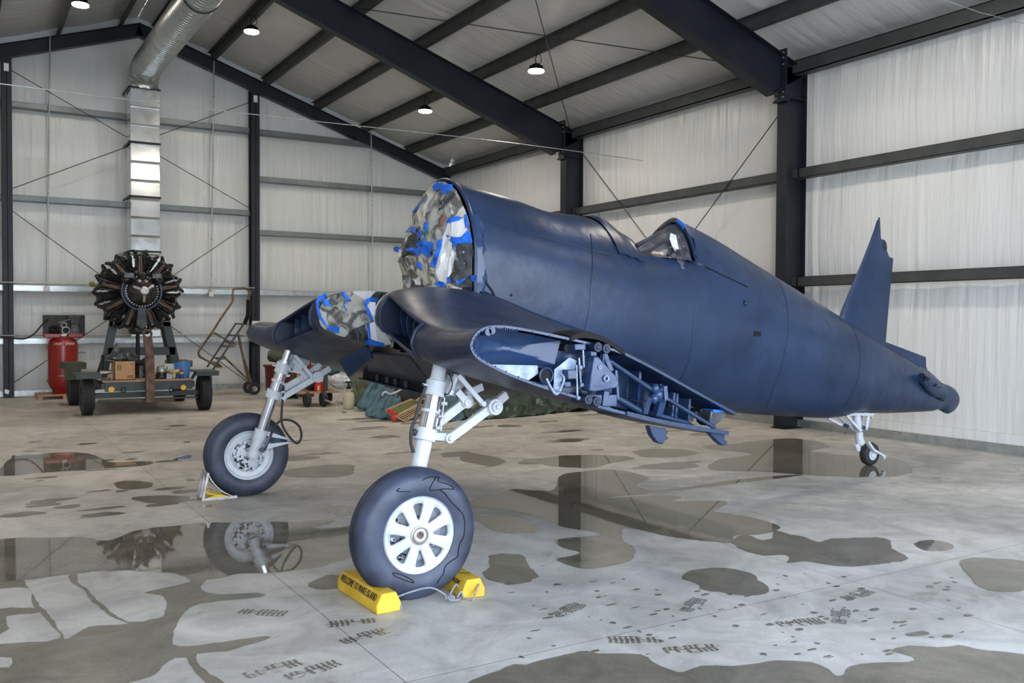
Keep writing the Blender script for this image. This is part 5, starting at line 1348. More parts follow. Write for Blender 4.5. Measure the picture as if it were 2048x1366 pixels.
# ---- metal wedge chock at the far main wheel
base = Vector((1.90, 8.50, 0)); t = thing('metal_wheel_chock', (2.0, 8.6, 0), 'grey metal wedge chock with yellow webs, before the far tire', 'wheel chock')
y0, y1 = 8.50, 8.72; x0 = 1.905
curve = [(x0+.30-.30*(1-i/10)**1.0, .0) for i in range(11)]
def arc(i): # concave face following the tire
    a = math.radians(200+52*i/10); return (2.33+.40*math.cos(a), .392+.40*math.sin(a))
A_ = [(x, z) for x, z in (arc(i) for i in range(11)) if z > .022 and x < 2.22]
prof_ = [(x0-.0, .0), (x0+.31, .0), (x0+.31, .02)]+[p for p in reversed(A_)]
m = MB()
cp = spline([Vector((x, 0, z)) for x, z in A_], 2)
m.loft([[(p.x, y0, p.z), (p.x, y1, p.z), (p.x-.006, y1, p.z-.006), (p.x-.006, y0, p.z-.006)] for p in cp], cap0=True, cap1=True)
tpx, tpz = A_[0]
m.bar((x0, y0+.01, .01), (tpx, y0+.01, tpz), .02, .012, up=(0,1,0)).bar((x0, y1-.01, .01), (tpx, y1-.01, tpz), .02, .012, up=(0,1,0)).bar((x0-.0, (y0+y1)/2, .01), (tpx, (y0+y1)/2, tpz), .02, .012, up=(0,1,0))
m.box((x0-.01, y0, 0), (x0+.31, y1, .022))
m.build('frame', MT['alu'], t)
for yy in (y0+.004, (y0+y1)/2):
    m = MB().bar((x0+.03, yy, .075), (x0+.15, yy, .03), .012, .022, up=(0,1,0)).prism([(x0+.03, yy-.004, .022), (x0+.24, yy-.004, .022), (x0+.14, yy-.004, .05)], (0, .01, 0)).bar((x0+.03, yy, .085), (x0+.055, yy, .10), .012, .02, up=(0,1,0))
    m.build('web', MT['yellow'], t)

# ================================================================== RADIAL ENGINE ON STAND
EY = 17.55; ec = at(281, 583, Y=EY); ec = Vector((ec.x, EY, ec.z))
E_ = thing('radial_engine', ec, 'black eighteen cylinder radial engine on an olive transport cart', 'aircraft engine')
Dn = Vector((0, -1, 0))
R_E = .70
def lc(a, r, y): return Vector((ec.x+r*math.cos(a), y, ec.z+r*math.sin(a)))
cylm = None
for row, (y, off) in enumerate(((EY+.10, 0), (EY+.36, PI/9))):
    for k in range(9):
        a = PI/2+off+2*PI*k/9
        if cylm is None:
            # build the first cylinder at the top, pointing up
            a = PI/2
            prof = []
            for j in range(26):
                r0_ = .30+.0125*j; rr = .088; prof += [(rr, r0_), (rr, r0_+.004), (rr-.014, r0_+.005), (rr-.014, r0_+.012)]
            o = Vector((ec.x, y, ec.z)); m = MB().lathe(prof, o, (0,0,1), 20)
            c1_ = m.build('cylinder', MT['fin'], E_, sharp=30)
            h = MB().lathe([(.10, .60), (.105, .62), (.10, .64), (.104, .65), (.095, .67), (.06, .70), (0, .71)], o, (0,0,1), 18)
            for sx in (-1, 1):
                h.cyl(o+Vector((sx*.03, -.02, .66)), o+Vector((sx*.105, -.03, .735)), .038, .032, n=12).ball(o+Vector((sx*.108, -.03, .738)), .035, .035, .03, 10)
                h.cyl(o+Vector((sx*.105, -.03, .735)), o+Vector((sx*.09, -.09, .70)), .024, n=10)
            h.build('cylinder_head', MT['engine'], c1_, sharp=40)
            f = MB()
            for sx in (-1, 1): f.tube([o+Vector((sx*.045, -.07, .31)), o+Vector((sx*.07, -.10, .5)), o+Vector((sx*.085, -.10, .68))], .011, 8)
            f.build('pushrod_tube', MT['engine'], c1_)
            f = MB().tube(spline([o+Vector((.02, -.16, .30)), o+Vector((.02, -.13, .45)), o+Vector((.01, -.11, .62))], 4), .006, 6).tube(spline([o+Vector((-.025, -.16, .30)), o+Vector((-.02, -.14, .45)), o+Vector((-.01, -.115, .60))], 4), .006, 6)
            f.build('ignition_lead', MT['copper'], c1_)
            cylm = (c1_, y)
            continue
        src, ys = cylm; rot = Matrix.Translation(ec) @ Matrix.Rotation(-(a-PI/2), 4, 'Y') @ Matrix.Translation(-ec); T_ = Matrix.Translation((0, y-ys, 0)) @ rot
        o2 = src.copy(); COL.objects.link(o2); o2.parent = E_; o2.matrix_parent_inverse = src.matrix_parent_inverse.copy(); o2.matrix_basis = T_
        for ch in src.children:
            q = ch.copy(); COL.objects.link(q); q.parent = o2; q.matrix_parent_inverse = Matrix.Identity(4)
# baffles / exhaust funnels between the front cylinders
for k in range(9):
    a = PI/2+PI/9+2*PI*k/9; p0, p1 = lc(a, .36, EY+.16), lc(a, .66, EY+.06)
    MB().lathe([(.035, 0), (.05, .1), (.07, .22), (.095, .30), (.085, .30), (.06, .2)], p0, p1-p0, 18, cap=False).build('inter_cylinder_baffle', MT['engine'], E_)
# crankcase and nose
MB().lathe([(.02, .55), (.33, .55), (.34, .30), (.345, .0), (.33, -.10), (.30, -.12), (.28, -.12)], ec, (0,1,0), 48).build('crankcase', MT['engine'], E_)
MB().lathe([(.29, .12), (.285, .15), (.262, .155), (.262, .17), (.245, .23), (.21, .30), (.15, .365), (.085, .40), (.06, .41)], ec, Dn, 48).build('nose_case', MT['engine'], E_)
b_ = MB()
for k in range(36):
    a = 2*PI*k/36; p = lc(a, .272, EY-.16); b_.cyl(p, p+Vector((0, -.018, 0)), .010, n=6)
b_.build('case_bolt', MT['alu'], E_)
sp_ = MB()
for a in (PI/2+PI/3+.12, PI/2-PI/3+.05, -PI/2):
    p = lc(a, .055, EY-.425); q = lc(a, .195, EY-.36); sp_.bar(p, q, .045, .03, up=(0,1,0))
sp_.build('spider_arm', MT['alu'], E_, bevel=.006)
MB().lathe([(.075, .38), (.078, .44), (.06, .46), (.045, .462), (.045, .50), (.028, .50), (.028, .43), (0, .43)], ec, Dn, 30).build('propeller_shaft', MT['alu'], E_)
MB().torus(ec+Vector((0, -.14, 0)), (0,-1,0), .335, .018, 60, 10, ang=math.radians(292), a0=math.radians(-236)+PI/6*0).build('ignition_ring', MT['ring_blue'], E_)
for s in (-1, 1):
    p = ec+Vector((s*.235, -.24, .235)); MB().lathe([(0,0),(.075,.0),(.085,.02),(.085,.13),(.07,.16),(0,.17)], p+Vector((-s*.02,.12,-.05)), Vector((s*.5,-.75,.35)), 20).bar(p+Vector((-.09,0,.04)), p+Vector((.09,0,.04)), .12, .10).build('magneto', MT['engine'], E_, bevel=.012)
MB().ball(ec+Vector((.0,-.20,.29)), .08, .06, .06).ball(ec+Vector((-.1,-.18,.33)), .045).ball(ec+Vector((.1,-.18,.33)), .045).cyl(ec+Vector((0,-.3,.26)), ec+Vector((0,-.1,.32)), .04).build('governor_housing', MT['engine'], E_)
MB().lathe([(0,0),(.16,0),(.19,.06),(.17,.13),(0,.14)], ec+Vector((0,.12,-.78)), (0,0,1), 24).prism([(ec.x-.07,EY-.16,ec.z-.28),(ec.x+.07,EY-.16,ec.z-.28),(ec.x+.10,EY-.14,ec.z-.62),(ec.x,EY-.14,ec.z-.70),(ec.x-.10,EY-.14,ec.z-.62)], (0,.1,0)).build('oil_sump', MT['engine'], E_, bevel=.012)
MB().tube(spline([lc(3.0,.66,EY+.3), lc(3.0,.76,EY+.3), lc(2.95,.80,EY+.35)],4), .03).ball(lc(2.98,.78,EY+.3), .05).build('yellow_fitting', mat('olive_yellow_tape', (.22,.20,.02), .6), E_)
MB().bar((ec.x-.30, EY+.5, ec.z+.70), (ec.x+.28, EY+.5, ec.z+.70), .03, .03).bar((ec.x-.15, EY+.5, ec.z+.5), (ec.x-.15, EY+.5, ec.z+.7), .04, .03).bar((ec.x+.15, EY+.5, ec.z+.5), (ec.x+.15, EY+.5, ec.z+.7), .04, .03).build('lifting_bar', MT['engine'], E_)

# ---- transport cart
C0 = Vector((2.865, 18.1, 0)); t = thing('engine_cart', C0, 'olive four wheel engine cart with ribbed tires and upright tow bar', 'cart')
def cart_wheel(x, y, r=.325, w=.19):
    prof = [(.17, -w/2), (.24, -w/2-.006), (.30, -w/2+.01)]
    n = 7
    for i in range(n):
        u = -w/2+.025+(w-.05)*i/(n-1); prof += [(r-.004, u-.010), (r, u-.008), (r, u+.008), (r-.004, u+.010), (r-.014, u+.0115)]
    prof += [(.30, w/2-.01), (.24, w/2+.006), (.17, w/2)]
    W_ = MB().lathe(prof, (x, y, r), (1,0,0), 48, cap=False).build('tire', MT['rubber'], t, sharp=30)
    MB().lathe([(0, -.05), (.06, -.06), (.07, -.03), (.15, -.04), (.175, -.09), (.175, .09), (.15, .04), (.07, .03), (.06, .06), (0, .05)], (x, y, r), (1,0,0), 32).build('wheel_disc', MT['olive'], W_)
for x, y in ((1.89, 17.05), (3.84, 17.05), (1.89, 19.2), (3.84, 19.2)): cart_wheel(x, y)
m = MB()
m.box((2.16, 16.92, .40), (3.62, 16.97, .56)).box((2.10, 16.95, .44), (2.18, 19.5, .54)).box((3.58, 16.95, .44), (3.66, 19.5, .54)).box((2.16, 19.42, .42), (3.62, 19.5, .56))
m.box((2.0, 17.02, .28), (3.74, 17.10, .37)).box((2.0, 19.15, .28), (3.74, 19.25, .37)).cyl((1.84, 17.05, .325), (3.9, 17.05, .325), .03, n=12).cyl((1.84, 19.2, .325), (3.9, 19.2, .325), .03, n=12)
m.bar((2.05, 16.9, .25), (3.7, 16.9, .25), .05, .03).bar((2.3, 16.88, .33), (3.5, 16.88, .33), .03, .02)
for xx in (1.72, 2.02): pass
m.build('chassis', MT['olive'], t, bevel=.004)
MB().box((2.12, 16.93, .56), (3.62, 19.5, .585)).build('deck', MT['wood'], t)
for x in (1.89, 3.84):
    MB().box((x-.2, 16.75, .70), (x+.2, 17.4, .725)).box((x-.2, 16.73, .64), (x+.2, 16.75, .725)).bar((x+(.15 if x < 2.8 else -.15), 17.0, .70), (x+(.42 if x < 2.8 else -.28), 16.95, .50), .04, .04).build('fender', MT['olive'], t, bevel=.003)
    MB().box((x-.2, 18.9, .70), (x+.2, 19.6, .82)).box((x-.18, 18.86, .5), (x+.1, 18.9, .8)).build('fender', MT['canvas'] if x < 2.8 else MT['olive'], t)
for s in (-1, 1):
    xb = ec.x+s*.85 if s < 0 else ec.x+.88; zt_ = 1.9 if s < 0 else 1.35
    xb0 = at(205 if s < 0 else 357, 740, Y=18.05).x; xt0 = at(236 if s < 0 else 322, 590, Y=18.05).x
    f = MB().bar((xb0, 18.05, .58), (xt0, 18.05, 2.0), .14, .10, up=(0,1,0)).bar((xb0, 18.75, .58), (xt0, 18.15, 1.7), .06, .06, up=(0,1,0))
    f.build('upright', MT['olive'], t, bevel=.004)
xa, xb = at(215, 700, Y=18.05).x, at(350, 700, Y=18.05).x
MB().box((xa, 18.0, .98), (xb, 18.08, 1.13)).build('cross_beam', MT['olive'], t, bevel=.004)
xa2 = at(218, 640, Y=18.05).x; MB().box((xa2, 18.0, at(218,652,Y=18.05).z), (xa2+.35, 18.06, at(218,636,Y=18.05).z)).box((ec.x-.4, 18.0, 1.52), (ec.x+.6, 18.06, 1.6)).build('cross_beam', MT['olive'], t)
MB().torus((ec.x, 18.05, ec.z), (0,1,0), .42, .05, 40, 8).build('engine_mount_ring', MT['olive'], t)
MB().cyl((ec.x+.02, 18.0, .58), (ec.x+.02, 18.0, 1.45), .035, n=12).build('support_post', MT['steel'], t)
MB().cyl((ec.x-.6, 17.9, .58), (ec.x-.6, 17.9, 1.0), .02, n=8).build('support_post', MT['steel'], t)
# tow bar
tb0 = at(301, 797, Y=16.75); tb1 = at(296, 668, Y=16.75)
tb = MB().bar((tb0.x, 16.78, .20), (tb0.x-.005, 16.78, 1.0), .145, .09, up=(0,1,0)).bar((tb0.x-.005, 16.78, 1.0), (tb1.x, 16.80, tb1.z-.07), .145, .08, up=(0,1,0)).torus((tb1.x, 16.80, tb1.z), (0,1,0), .065, .022, 26, 8)
tb.build('tow_bar', MT['rust'], t, bevel=.006)
MB().cyl((tb0.x-.12, 16.82, .21), (tb0.x+.12, 16.82, .21), .03, n=12).build('tow_bar_hinge', MT['rust'], t)
for x_ in (223, 367):
    p = at(x_, 779 if x_ < 300 else 775, Y=16.9); l_o = MB().cyl((p.x, 16.92, p.z), (p.x, 16.90, p.z), .048, n=20).build('reflector', MT['yel_sign'], t)
for x_ in (247, 344): p = at(x_, 780, Y=16.9); MB().torus((p.x, 16.915, p.z), (0,1,0), .04, .01, 20, 6).build('lashing_ring', MT['steel'], t)
p = at(324, 782, Y=16.91); text_obj('marking', 'CHIEF 383', .055, MT['ring_blue'], t, frame_mtx((p.x, 16.918, p.z-.01), (1,0,0), (0,0,1)), extrude=.0005)
p = at(323, 776, Y=16.91); text_obj('marking', 'U.S. NAVY', .03, MT['ring_blue'], t, frame_mtx((p.x, 16.918, p.z+.01), (1,0,0), (0,0,1)), extrude=.0005)

# ---- load on the cart deck
DZ_ = .586
def onp(x, y, Y): return at(x, y, Y=Y)
a_, b_2 = onp(230, 767, 17.02), onp(271, 737, 17.02)
t = thing('cardboard_box', ((a_.x+b_2.x)/2, 17.2, DZ_), 'brown cardboard box of black bags on the cart deck', 'box')
x0, x1, z1 = a_.x-.005, b_2.x, DZ_+.33
m = MB()
for q in (((x0, 17.02, DZ_), (x1, 17.028, z1)), ((x0, 17.40, DZ_), (x1, 17.408, z1)), ((x0, 17.02, DZ_), (x0+.008, 17.408, z1)), ((x1-.008, 17.02, DZ_), (x1, 17.408, z1)), ((x0, 17.02, DZ_), (x1, 17.408, DZ_+.01))): m.box(*q)
m.prism([(x0, 17.02, z1), (x0, 17.40, z1), (x0-.13, 17.36, z1+.02), (x0-.13, 17.05, z1+.02)], (0, 0, .006))
m.build('carton', MT['cardboard'], t)
text_obj('printed_letter', 'D', .07, MT['stencil'], t, frame_mtx((x0+.075, 17.018, z1-.11), (1,0,0), (0,0,1)), extrude=.0004)
m = MB().box((x0+.045, 17.0175, z1-.155), (x0+.052, 17.0195, z1-.065)).box((x0+.098, 17.0175, z1-.155), (x0+.105, 17.0195, z1-.065)).box((x0+.045, 17.0175, z1-.155), (x0+.105, 17.0195, z1-.148)).box((x0+.045, 17.0175, z1-.072), (x0+.105, 17.0195, z1-.065))
for k in range(3): m.box((x0+.20, 17.0175, .62+.018*k), (x1-.03, 17.0195, .628+.018*k))
for k in range(2): m.box((x0+.26, 17.0175, z1-.05-.015*k), (x1-.03, 17.0195, z1-.045-.015*k))
m.build('print_marks', MT['stencil'], t)
def bag(c, rx, ry, rz, seed, peak=0.):
    m = MB().ball(c, rx, ry, rz, 22); out = []
    for v in m.v:
        d = Vector(v)-Vector(c); n_ = mnoise.noise(Vector((d.x*9+seed, d.y*9, d.z*9)))*.28+mnoise.noise(Vector((d.x*25+seed, d.y*25, d.z*25)))*.12
        q = Vector(c)+d*(1+n_)
        if peak and d.z > 0: q.z += peak*math.exp(-((d.x/rx)**2+(d.y/ry)**2)*9)
        out.append(tuple(q))
    m.v = out; return m
tag(bag((x0+.06, 17.25, z1+.06), .16, .15, .11, 2, .16).build('rubbish_bag', MT['black_bag'], sharp=25), 'black plastic bag with a peaked knot in the cardboard box', 'bag')
tag(bag((x1-.06, 17.35, z1+.05), .17, .15, .09, 5).build('rubbish_bag', MT['black_bag'], sharp=25), 'slumped black plastic bag left of the tow bar', 'bag')
p = onp(281, 735, 17.7); tag(MB().lathe([(0,0),(.16,0),(.16,.22),(.12,.26),(.06,.30),(0,.30)], (p.x, 17.7, DZ_), (0,0,1), 24).cyl((p.x-.1, 17.7, DZ_+.2), (p.x+.14, 17.7, DZ_+.34), .05).build('engine_part', MT['engine']), 'dark machine part behind the rusty tow bar', 'engine part')
p = onp(212, 732, 17.3); tag(MB().cyl((p.x-.1, 17.3, DZ_+.12), (p.x+.14, 17.3, DZ_+.14), .035).bar((p.x-.1, 17.3, DZ_), (p.x-.1, 17.3, DZ_+.12), .03, .03).bar((p.x+.1, 17.3, DZ_), (p.x+.1, 17.3, DZ_+.12), .03, .03).build('machine_part', MT['alu']), 'grey machine part left of the cardboard box', 'machine part')
p = onp(323, 755, 17.15); t = thing('starter_motor', (p.x, 17.15, DZ_), 'grey flanged motor right of the tow bar on the cart deck', 'motor')
MB().lathe([(0,0),(.11,0),(.115,.02),(.10,.03),(.10,.05),(.112,.06),(.112,.08),(.09,.09),(.09,.12)], (p.x, 17.15, DZ_), (0,0,1), 26).build('flange', MT['engine'], t)
MB().lathe([(.0,.12),(.085,.12),(.09,.16),(.08,.21),(.06,.23),(0,.235)], (p.x, 17.15, DZ_), (0,0,1), 26).ball((p.x+.05, 17.1, DZ_+.2), .05).build('housing', MT['alu'], t)
p = onp(365, 757, 17.25); t = thing('plastic_bucket', (p.x, 17.25, DZ_), 'blue plastic bucket at the right end of the cart deck', 'bucket')
MB().lathe([(0,.0),(.115,.0),(.145,.27),(.155,.275),(.155,.29),(.14,.29),(.11,.01)], (p.x, 17.25, DZ_), (0,0,1), 28).build('bucket_body', MT['bucket_blue'], t)
MB().lathe([(0,.285),(.15,.285),(.15,.30),(0,.305)], (p.x, 17.25, DZ_), (0,0,1), 28).build('bucket_contents', MT['engine'], t)
p = onp(363, 765, 17.0); t = thing('spray_can', (p.x, 17.0, DZ_), 'dark blue spray can with a red cap before the bucket', 'spray can')
MB().lathe([(0,0),(.033,0),(.034,.01),(.034,.14),(.02,.16),(0,.16)], (p.x, 17.0, DZ_), (0,0,1), 18).build('can', mat('dark_blue_can', (.02,.02,.22), .3), t)
MB().lathe([(.0345,.085),(.0345,.125)], (p.x, 17.0, DZ_), (0,0,1), 18, cap=False).build('yellow_band', MT['yellow'], t)
MB().cyl((p.x, 17.0, DZ_+.155), (p.x, 17.0, DZ_+.20), .02, .016, n=14).build('red_cap', MT['redpaint'], t)
p = onp(345, 752, 17.2); tag(MB().box((p.x-.14, 17.28, DZ_), (p.x+.08, 17.34, DZ_+.26)).build('paper_sheet', MT['white_paper']), 'cream sheet standing behind the rags on the cart', 'sheet')
tag(bag((p.x+.02, 17.12, DZ_+.13), .13, .07, .04, 8).build('rag', MT['pine'], sharp=25), 'cream rag draped between motor and bucket', 'rag')
p = onp(340, 765, 17.02); tag(MB().box((p.x-.06, 17.0, DZ_), (p.x+.04, 17.06, DZ_+.085)).build('small_carton', mat('lilac_carton', (.45,.44,.6), .6), bevel=.004), 'small lilac and white carton at the deck edge', 'carton')
p = onp(348, 765, 17.03); tag(MB().ball((p.x, 17.03, DZ_+.06), .035, .03, .06).build('glove', mat('yellow_green_cloth', (.42,.42,.12), .8)), 'yellow green glove beside the small carton', 'glove')

# ================================================================== AIR COMPRESSOR
cx0 = at(126, 700, Y=21.0).x; CY = 21.0; bz = .12
t = thing('wood_pallet', (cx0, CY, 0), 'low wooden pallet under the red compressor', 'pallet')
for k in range(5): MB().box((cx0-.5, CY-.42+.18*k, .07), (cx0+.5, CY-.30+.18*k, .092)).build('deck_board', MT['wood'], t)
for k in range(3): MB().box((cx0-.5+.46*k, CY-.42, 0), (cx0-.42+.46*k, CY+.42, .07)).build('runner', MT['wood'], t)
bz = .093
t = thing('air_compressor', (cx0, CY, bz), 'red upright air compressor lettered CRAFTSMAN, left of the engine cart', 'air compressor')
S_ = at(126, 660, Y=CY).z; rT_ = .34
MB().lathe([(.22,.0),(.24,.0),(.25,.10),(.30,.16),(.335,.24),(.34,.34),(.34,1.17),(.33,1.25),(.29,1.32),(.20,1.37),(.0,1.385)], (cx0, CY, bz), (0,0,1), 48).build('tank', MT['red'], t, sharp=50)
MB().box((cx0-.36, CY-.2, bz+1.36), (cx0+.42, CY+.25, bz+1.385)).box((cx0-.42, CY-.24, bz+1.385), (cx0-.08, CY-.2, bz+1.47)).box((cx0+.10, CY-.24, bz+1.385), (cx0+.42, CY-.2, bz+1.47)).box((cx0-.42, CY+.2, bz+1.385), (cx0+.44, CY+.24, bz+1.47)).build('top_platform', MT['red'], t, bevel=.008)
MB().box((cx0-.06, CY-.235, bz+1.41), (cx0+.06, CY-.225, bz+1.46)).build('label_plate', MT['white_paper'], t)
m = MB(); g0, g1, gz0, gz1 = cx0-.42, cx0+.52, bz+1.41, bz+1.92
for k in range(25): xx = g0+(g1-g0)*k/24; m.bar((xx, CY+.26, gz0), (xx, CY+.26, gz1), .004, .004)
for k in range(17): zz = gz0+(gz1-gz0)*k/16; m.bar((g0, CY+.26, zz), (g1, CY+.26, zz), .004, .004)
for q in (((g0,CY+.26,gz0),(g1,CY+.26,gz0)), ((g0,CY+.26,gz1),(g1,CY+.26,gz1)), ((g0,CY+.26,gz0),(g0,CY+.26,gz1)), ((g1,CY+.26,gz0),(g1,CY+.26,gz1))): m.bar(*q, .014, .014)
gd = m.build('belt_guard', MT['steel'], t)
MB().box((g0, CY+.27, gz0), (g1, CY+.28, gz1)).build('guard_backing', MT['purlin'], t)
p = Vector((cx0+.26, CY, bz+1.4)); m = MB().prism([(p.x-.13, CY-.08, p.z), (p.x+.13, CY-.08, p.z), (p.x+.07, CY-.08, p.z+.30), (p.x-.07, CY-.08, p.z+.30)], (0, .2, 0)).lathe([(0,0),(.06,0),(.06,.03),(0,.03)], (p.x, CY-.08, p.z+.16), (0,-1,0), 18).box((p.x-.09, CY-.1, p.z+.30), (p.x+.09, CY+.1, p.z+.50)).box((p.x-.14, CY-.09, p.z+.46), (p.x+.14, CY+.09, p.z+.53))
for k in range(5): m.box((p.x-.11, CY-.11, p.z+.31+.035*k), (p.x+.11, CY+.11, p.z+.322+.035*k))
m.torus((p.x, CY+.14, p.z+.2), (0,1,0), .19, .016, 30, 6)
m.build('pump', MT['engine'], t, bevel=.003)
MB().cyl((cx0-.30, CY, bz+1.53), (cx0-.08, CY, bz+1.53), .11, n=24).box((cx0-.24, CY-.1, bz+1.6), (cx0-.12, CY+.1, bz+1.67)).build('motor', MT['black'], t, bevel=.004)
m = MB().torus((cx0+.06, CY-.05, bz+1.55), (0,1,0), .085, .012, 24, 6).torus((cx0+.02, CY-.05, bz+1.68), (0,1,0), .06, .010, 20, 6).tube(spline([(cx0-.1,CY-.05,bz+1.74),(cx0+.1,CY-.05,bz+1.80),(cx0+.2,CY-.05,bz+1.86)],4), .012)
m.build('pipework', MT['alu'], t)
m = MB().cyl((cx0+.33, CY-.05, bz+1.0), (cx0+.50, CY-.08, bz+1.0), .012).cyl((cx0+.42, CY-.08, bz+1.0), (cx0+.42, CY-.08, bz+1.05), .01).ball((cx0-.34, CY, bz+1.14), .035).ball((cx0-.34, CY, bz+.32), .035)
m.build('valve', MT['copper'], t)
def curved_text(body, size, zc, name, m_, depth=.3425, xoff=0.):
    o = text_obj(name, body, size, m_, t, Matrix.Identity(4), extrude=.001)
    bm = bmesh.new(); bm.from_mesh(o.data)
    for v in bm.verts:
        u = (v.co.x+xoff)/rT_; z = v.co.y; rr = depth+v.co.z; v.co = Vector((cx0+rr*math.sin(u), CY-rr*math.cos(u), zc+z))
    bm.to_mesh(o.data); bm.free(); return o
zt_ = bz+(at(126, 688, Y=CY-.34).z-bz)/.85
curved_text('CRAFTSMAN', .088, zt_, 'tank_lettering', MT['text_white'], xoff=-.0)
curved_text('6.5 HP  60 GAL', .03, zt_+.07, 'tank_small_print', MT['stencil'], xoff=-.08)
curved_text('PROFESSIONAL', .04, bz+(at(126, 752, Y=CY-.34).z-bz)/.85, 'tank_lettering', MT['text_white'], xoff=.0)
bpy.data.objects['air_compressor'].scale = (.84, .84, .85)
tag(MB().tube(spline([at(-40,672,Y=21.2), at(5,674,Y=21.1), at(30,677,Y=21.0), at(50,677,Y=20.95), at(68,668,Y=20.9), at(84,650,Y=20.9), at(97,638,Y=20.85)], 8), .016, 8).build('air_hose', MT['rubber']), 'black air hose drooping from the compressor to the left', 'hose')

# ================================================================== ROLLING LADDER (stands slanted against the column)
LYn = 19.9; LYf = 20.35; t = thing('rolling_ladder', (at(470,770,Y=20.1).x, 20.1, 0), 'brown steel rolling ladder with hooped handrails by the column', 'ladder')
def G(x, y, Y): p = at(x, y, Y=Y); return Vector((p.x, Y, p.z))
H = lambda x, y, Y=LYn: G(380+x/5.692, 560+y/5.692, Y)
m = MB().tube(spline([H(300,975), H(230,935), H(150,895), H(110,870), H(98,830), H(115,790), H(250,600), H(350,440), H(470,265), H(487,220), H(487,130), H(510,98), H(560,93), H(630,95), H(665,115), H(672,150), H(672,220)], 3), .024, 8)
m.tube([H(672,220), H(672,400), H(610,500)], .034, 8)
m.build('handrail', MT['brownpipe'], t)
MB().tube([H(665,225), H(660,400), H(620,500)], .045, 8).build('grip_sleeve', MT['black'], t)
MB().tube([H(255,590), H(480,720)], .02, 8).build('handrail_stay', MT['brownpipe'], t)
MB().tube([H(240,930), H(305,985)], .02, 8).build('handrail_stay', MT['brownpipe'], t)
MB().bar(H(225,1075), H(610,505), .03, .06, up=(0,1,0)).build('stringer', MT['purlin'], t)
MB().bar(H(195,990,LYf), H(525,490,LYf), .03, .05, up=(0,1,0)).build('stringer', MT['purlin'], t)
for k, (a, b) in enumerate((((615,497),(520,490)), ((540,625),(435,620)), ((460,725),(400,690)), ((440,750),(365,745)), ((350,890),(285,880)), ((300,985),(240,930)))):
    p, q = H(*a), H(*b, LYf); MB().add([p, q, q+Vector((.13,0,-.0)), p+Vector((.13,0,-.0)), p+Vector((0,0,-.03)), q+Vector((0,0,-.03)), q+Vector((.13,0,-.03)), p+Vector((.13,0,-.03))], [(0,1,2,3),(4,5,6,7),(0,1,5,4),(1,2,6,5),(2,3,7,6),(3,0,4,7)]).build('tread', MT['brownpipe'], t)
MB().tube([H(555,620), H(595,830), H(695,1165)], .026, 8).tube([H(380,865), H(675,1150)], .02, 8).tube([H(380,880,LYf), H(640,1110,LYf)], .012, 6).tube([H(545,620,LYf), H(660,1140,LYf)], .02, 6).build('rear_leg', MT['brownpipe'], t)
for q, Y in (((730,1215), 19.85), ((672,1195), 20.35)):
    c = H(*q, Y); c.z = .135; w = MB().lathe([(.06,-.03),(.10,-.035),(.13,-.028),(.135,0),(.13,.028),(.10,.035),(.06,.03)], c, (0,1,0), 30, cap=False).build('ladder_wheel', MT['rubber'], t)
    MB().lathe([(0,-.034),(.02,-.036),(.03,-.025),(.055,-.028),(.062,-.03),(.062,.03),(0,.03)], c, (0,1,0), 24).build('ladder_wheel_hub', MT['alu'], w)
p = H(225, 1075); MB().box((p.x-.04, LYn-.04, 0), (p.x+.04, LYn+.04, p.z+.02)).build('ladder_foot', MT['purlin'], t)

# ================================================================== THINGS BEHIND THE FAR GEAR LEG
# red drum-like cart
p = at(545, 797, Z=0); RX, RY = at(562, 740, Y=18.7).x, 18.7
t = thing('rolling_bin', (RX, RY, 0), 'dark red rolling bin behind the far gear leg', 'bin')
MB().lathe([(0,.16),(.30,.16),(.31,.2),(.33,.66),(.37,.68),(.37,.71),(.34,.71)], (RX, RY, 0), (0,0,1), 30).build('bin_body', MT['darkred'], t)
for dx in (-.24, .24): MB().cyl((RX+dx, RY-.2, .07), (RX+dx+.05, RY-.2, .07), .07, n=14).cyl((RX+dx, RY+.2, .07), (RX+dx+.05, RY+.2, .07), .07, n=14).build('castor', MT['rubber'], t)
tag(bag((RX-.05, RY-.05, .92), .24, .2, .18, 12).build('canvas_bundle', MT['canvas'], sharp=25), 'olive canvas bundle heaped on the dark red bin', 'bundle')
CX_ = at(590, 750, Y=18.9).x
for k, (dx, c_) in enumerate(((0, MT['darkred']), (.17, MT['brownpipe']), (.34, MT['darkred']))):
    o = MB().lathe([(0,0),(.075,0),(.08,.02),(.08,.62),(.06,.68),(.02,.70),(.02,.76),(0,.76)], (CX_+dx, 18.9, .1 if False else 0), (0,0,1), 20).build('fire_extinguisher', c_)
    tag(o, ['dark red cylinder nearest the far gear leg', 'brown cylinder standing between two dark red ones', 'dark red cylinder nearest the workshop trolley'][k], 'cylinder')
o = MB().lathe([(.081,.36),(.081,.52)], (CX_, 18.9, 0), (0,0,1), 20, cap=False).build('warning_label', MT['yellow'], bpy.data.objects['fire_extinguisher'])
p = at(583, 795, Z=0); tag(MB().box((p.x-.13, p.y-.1, 0), (p.x+.02, p.y+.1, .11)).cyl((p.x-.13, p.y-.1, .05), (p.x+.02, p.y-.1, .05), .05).build('black_case', MT['black'], bevel=.02), 'small black case on the floor behind the far wheel', 'case')
tag(MB().box((at(596,790,Z=0).x, 17.9, 0), (at(604,790,Z=0).x, 18.0, .17)).build('wood_block', MT['wood'], bevel=.004), 'short wooden block beside the small black case', 'block')
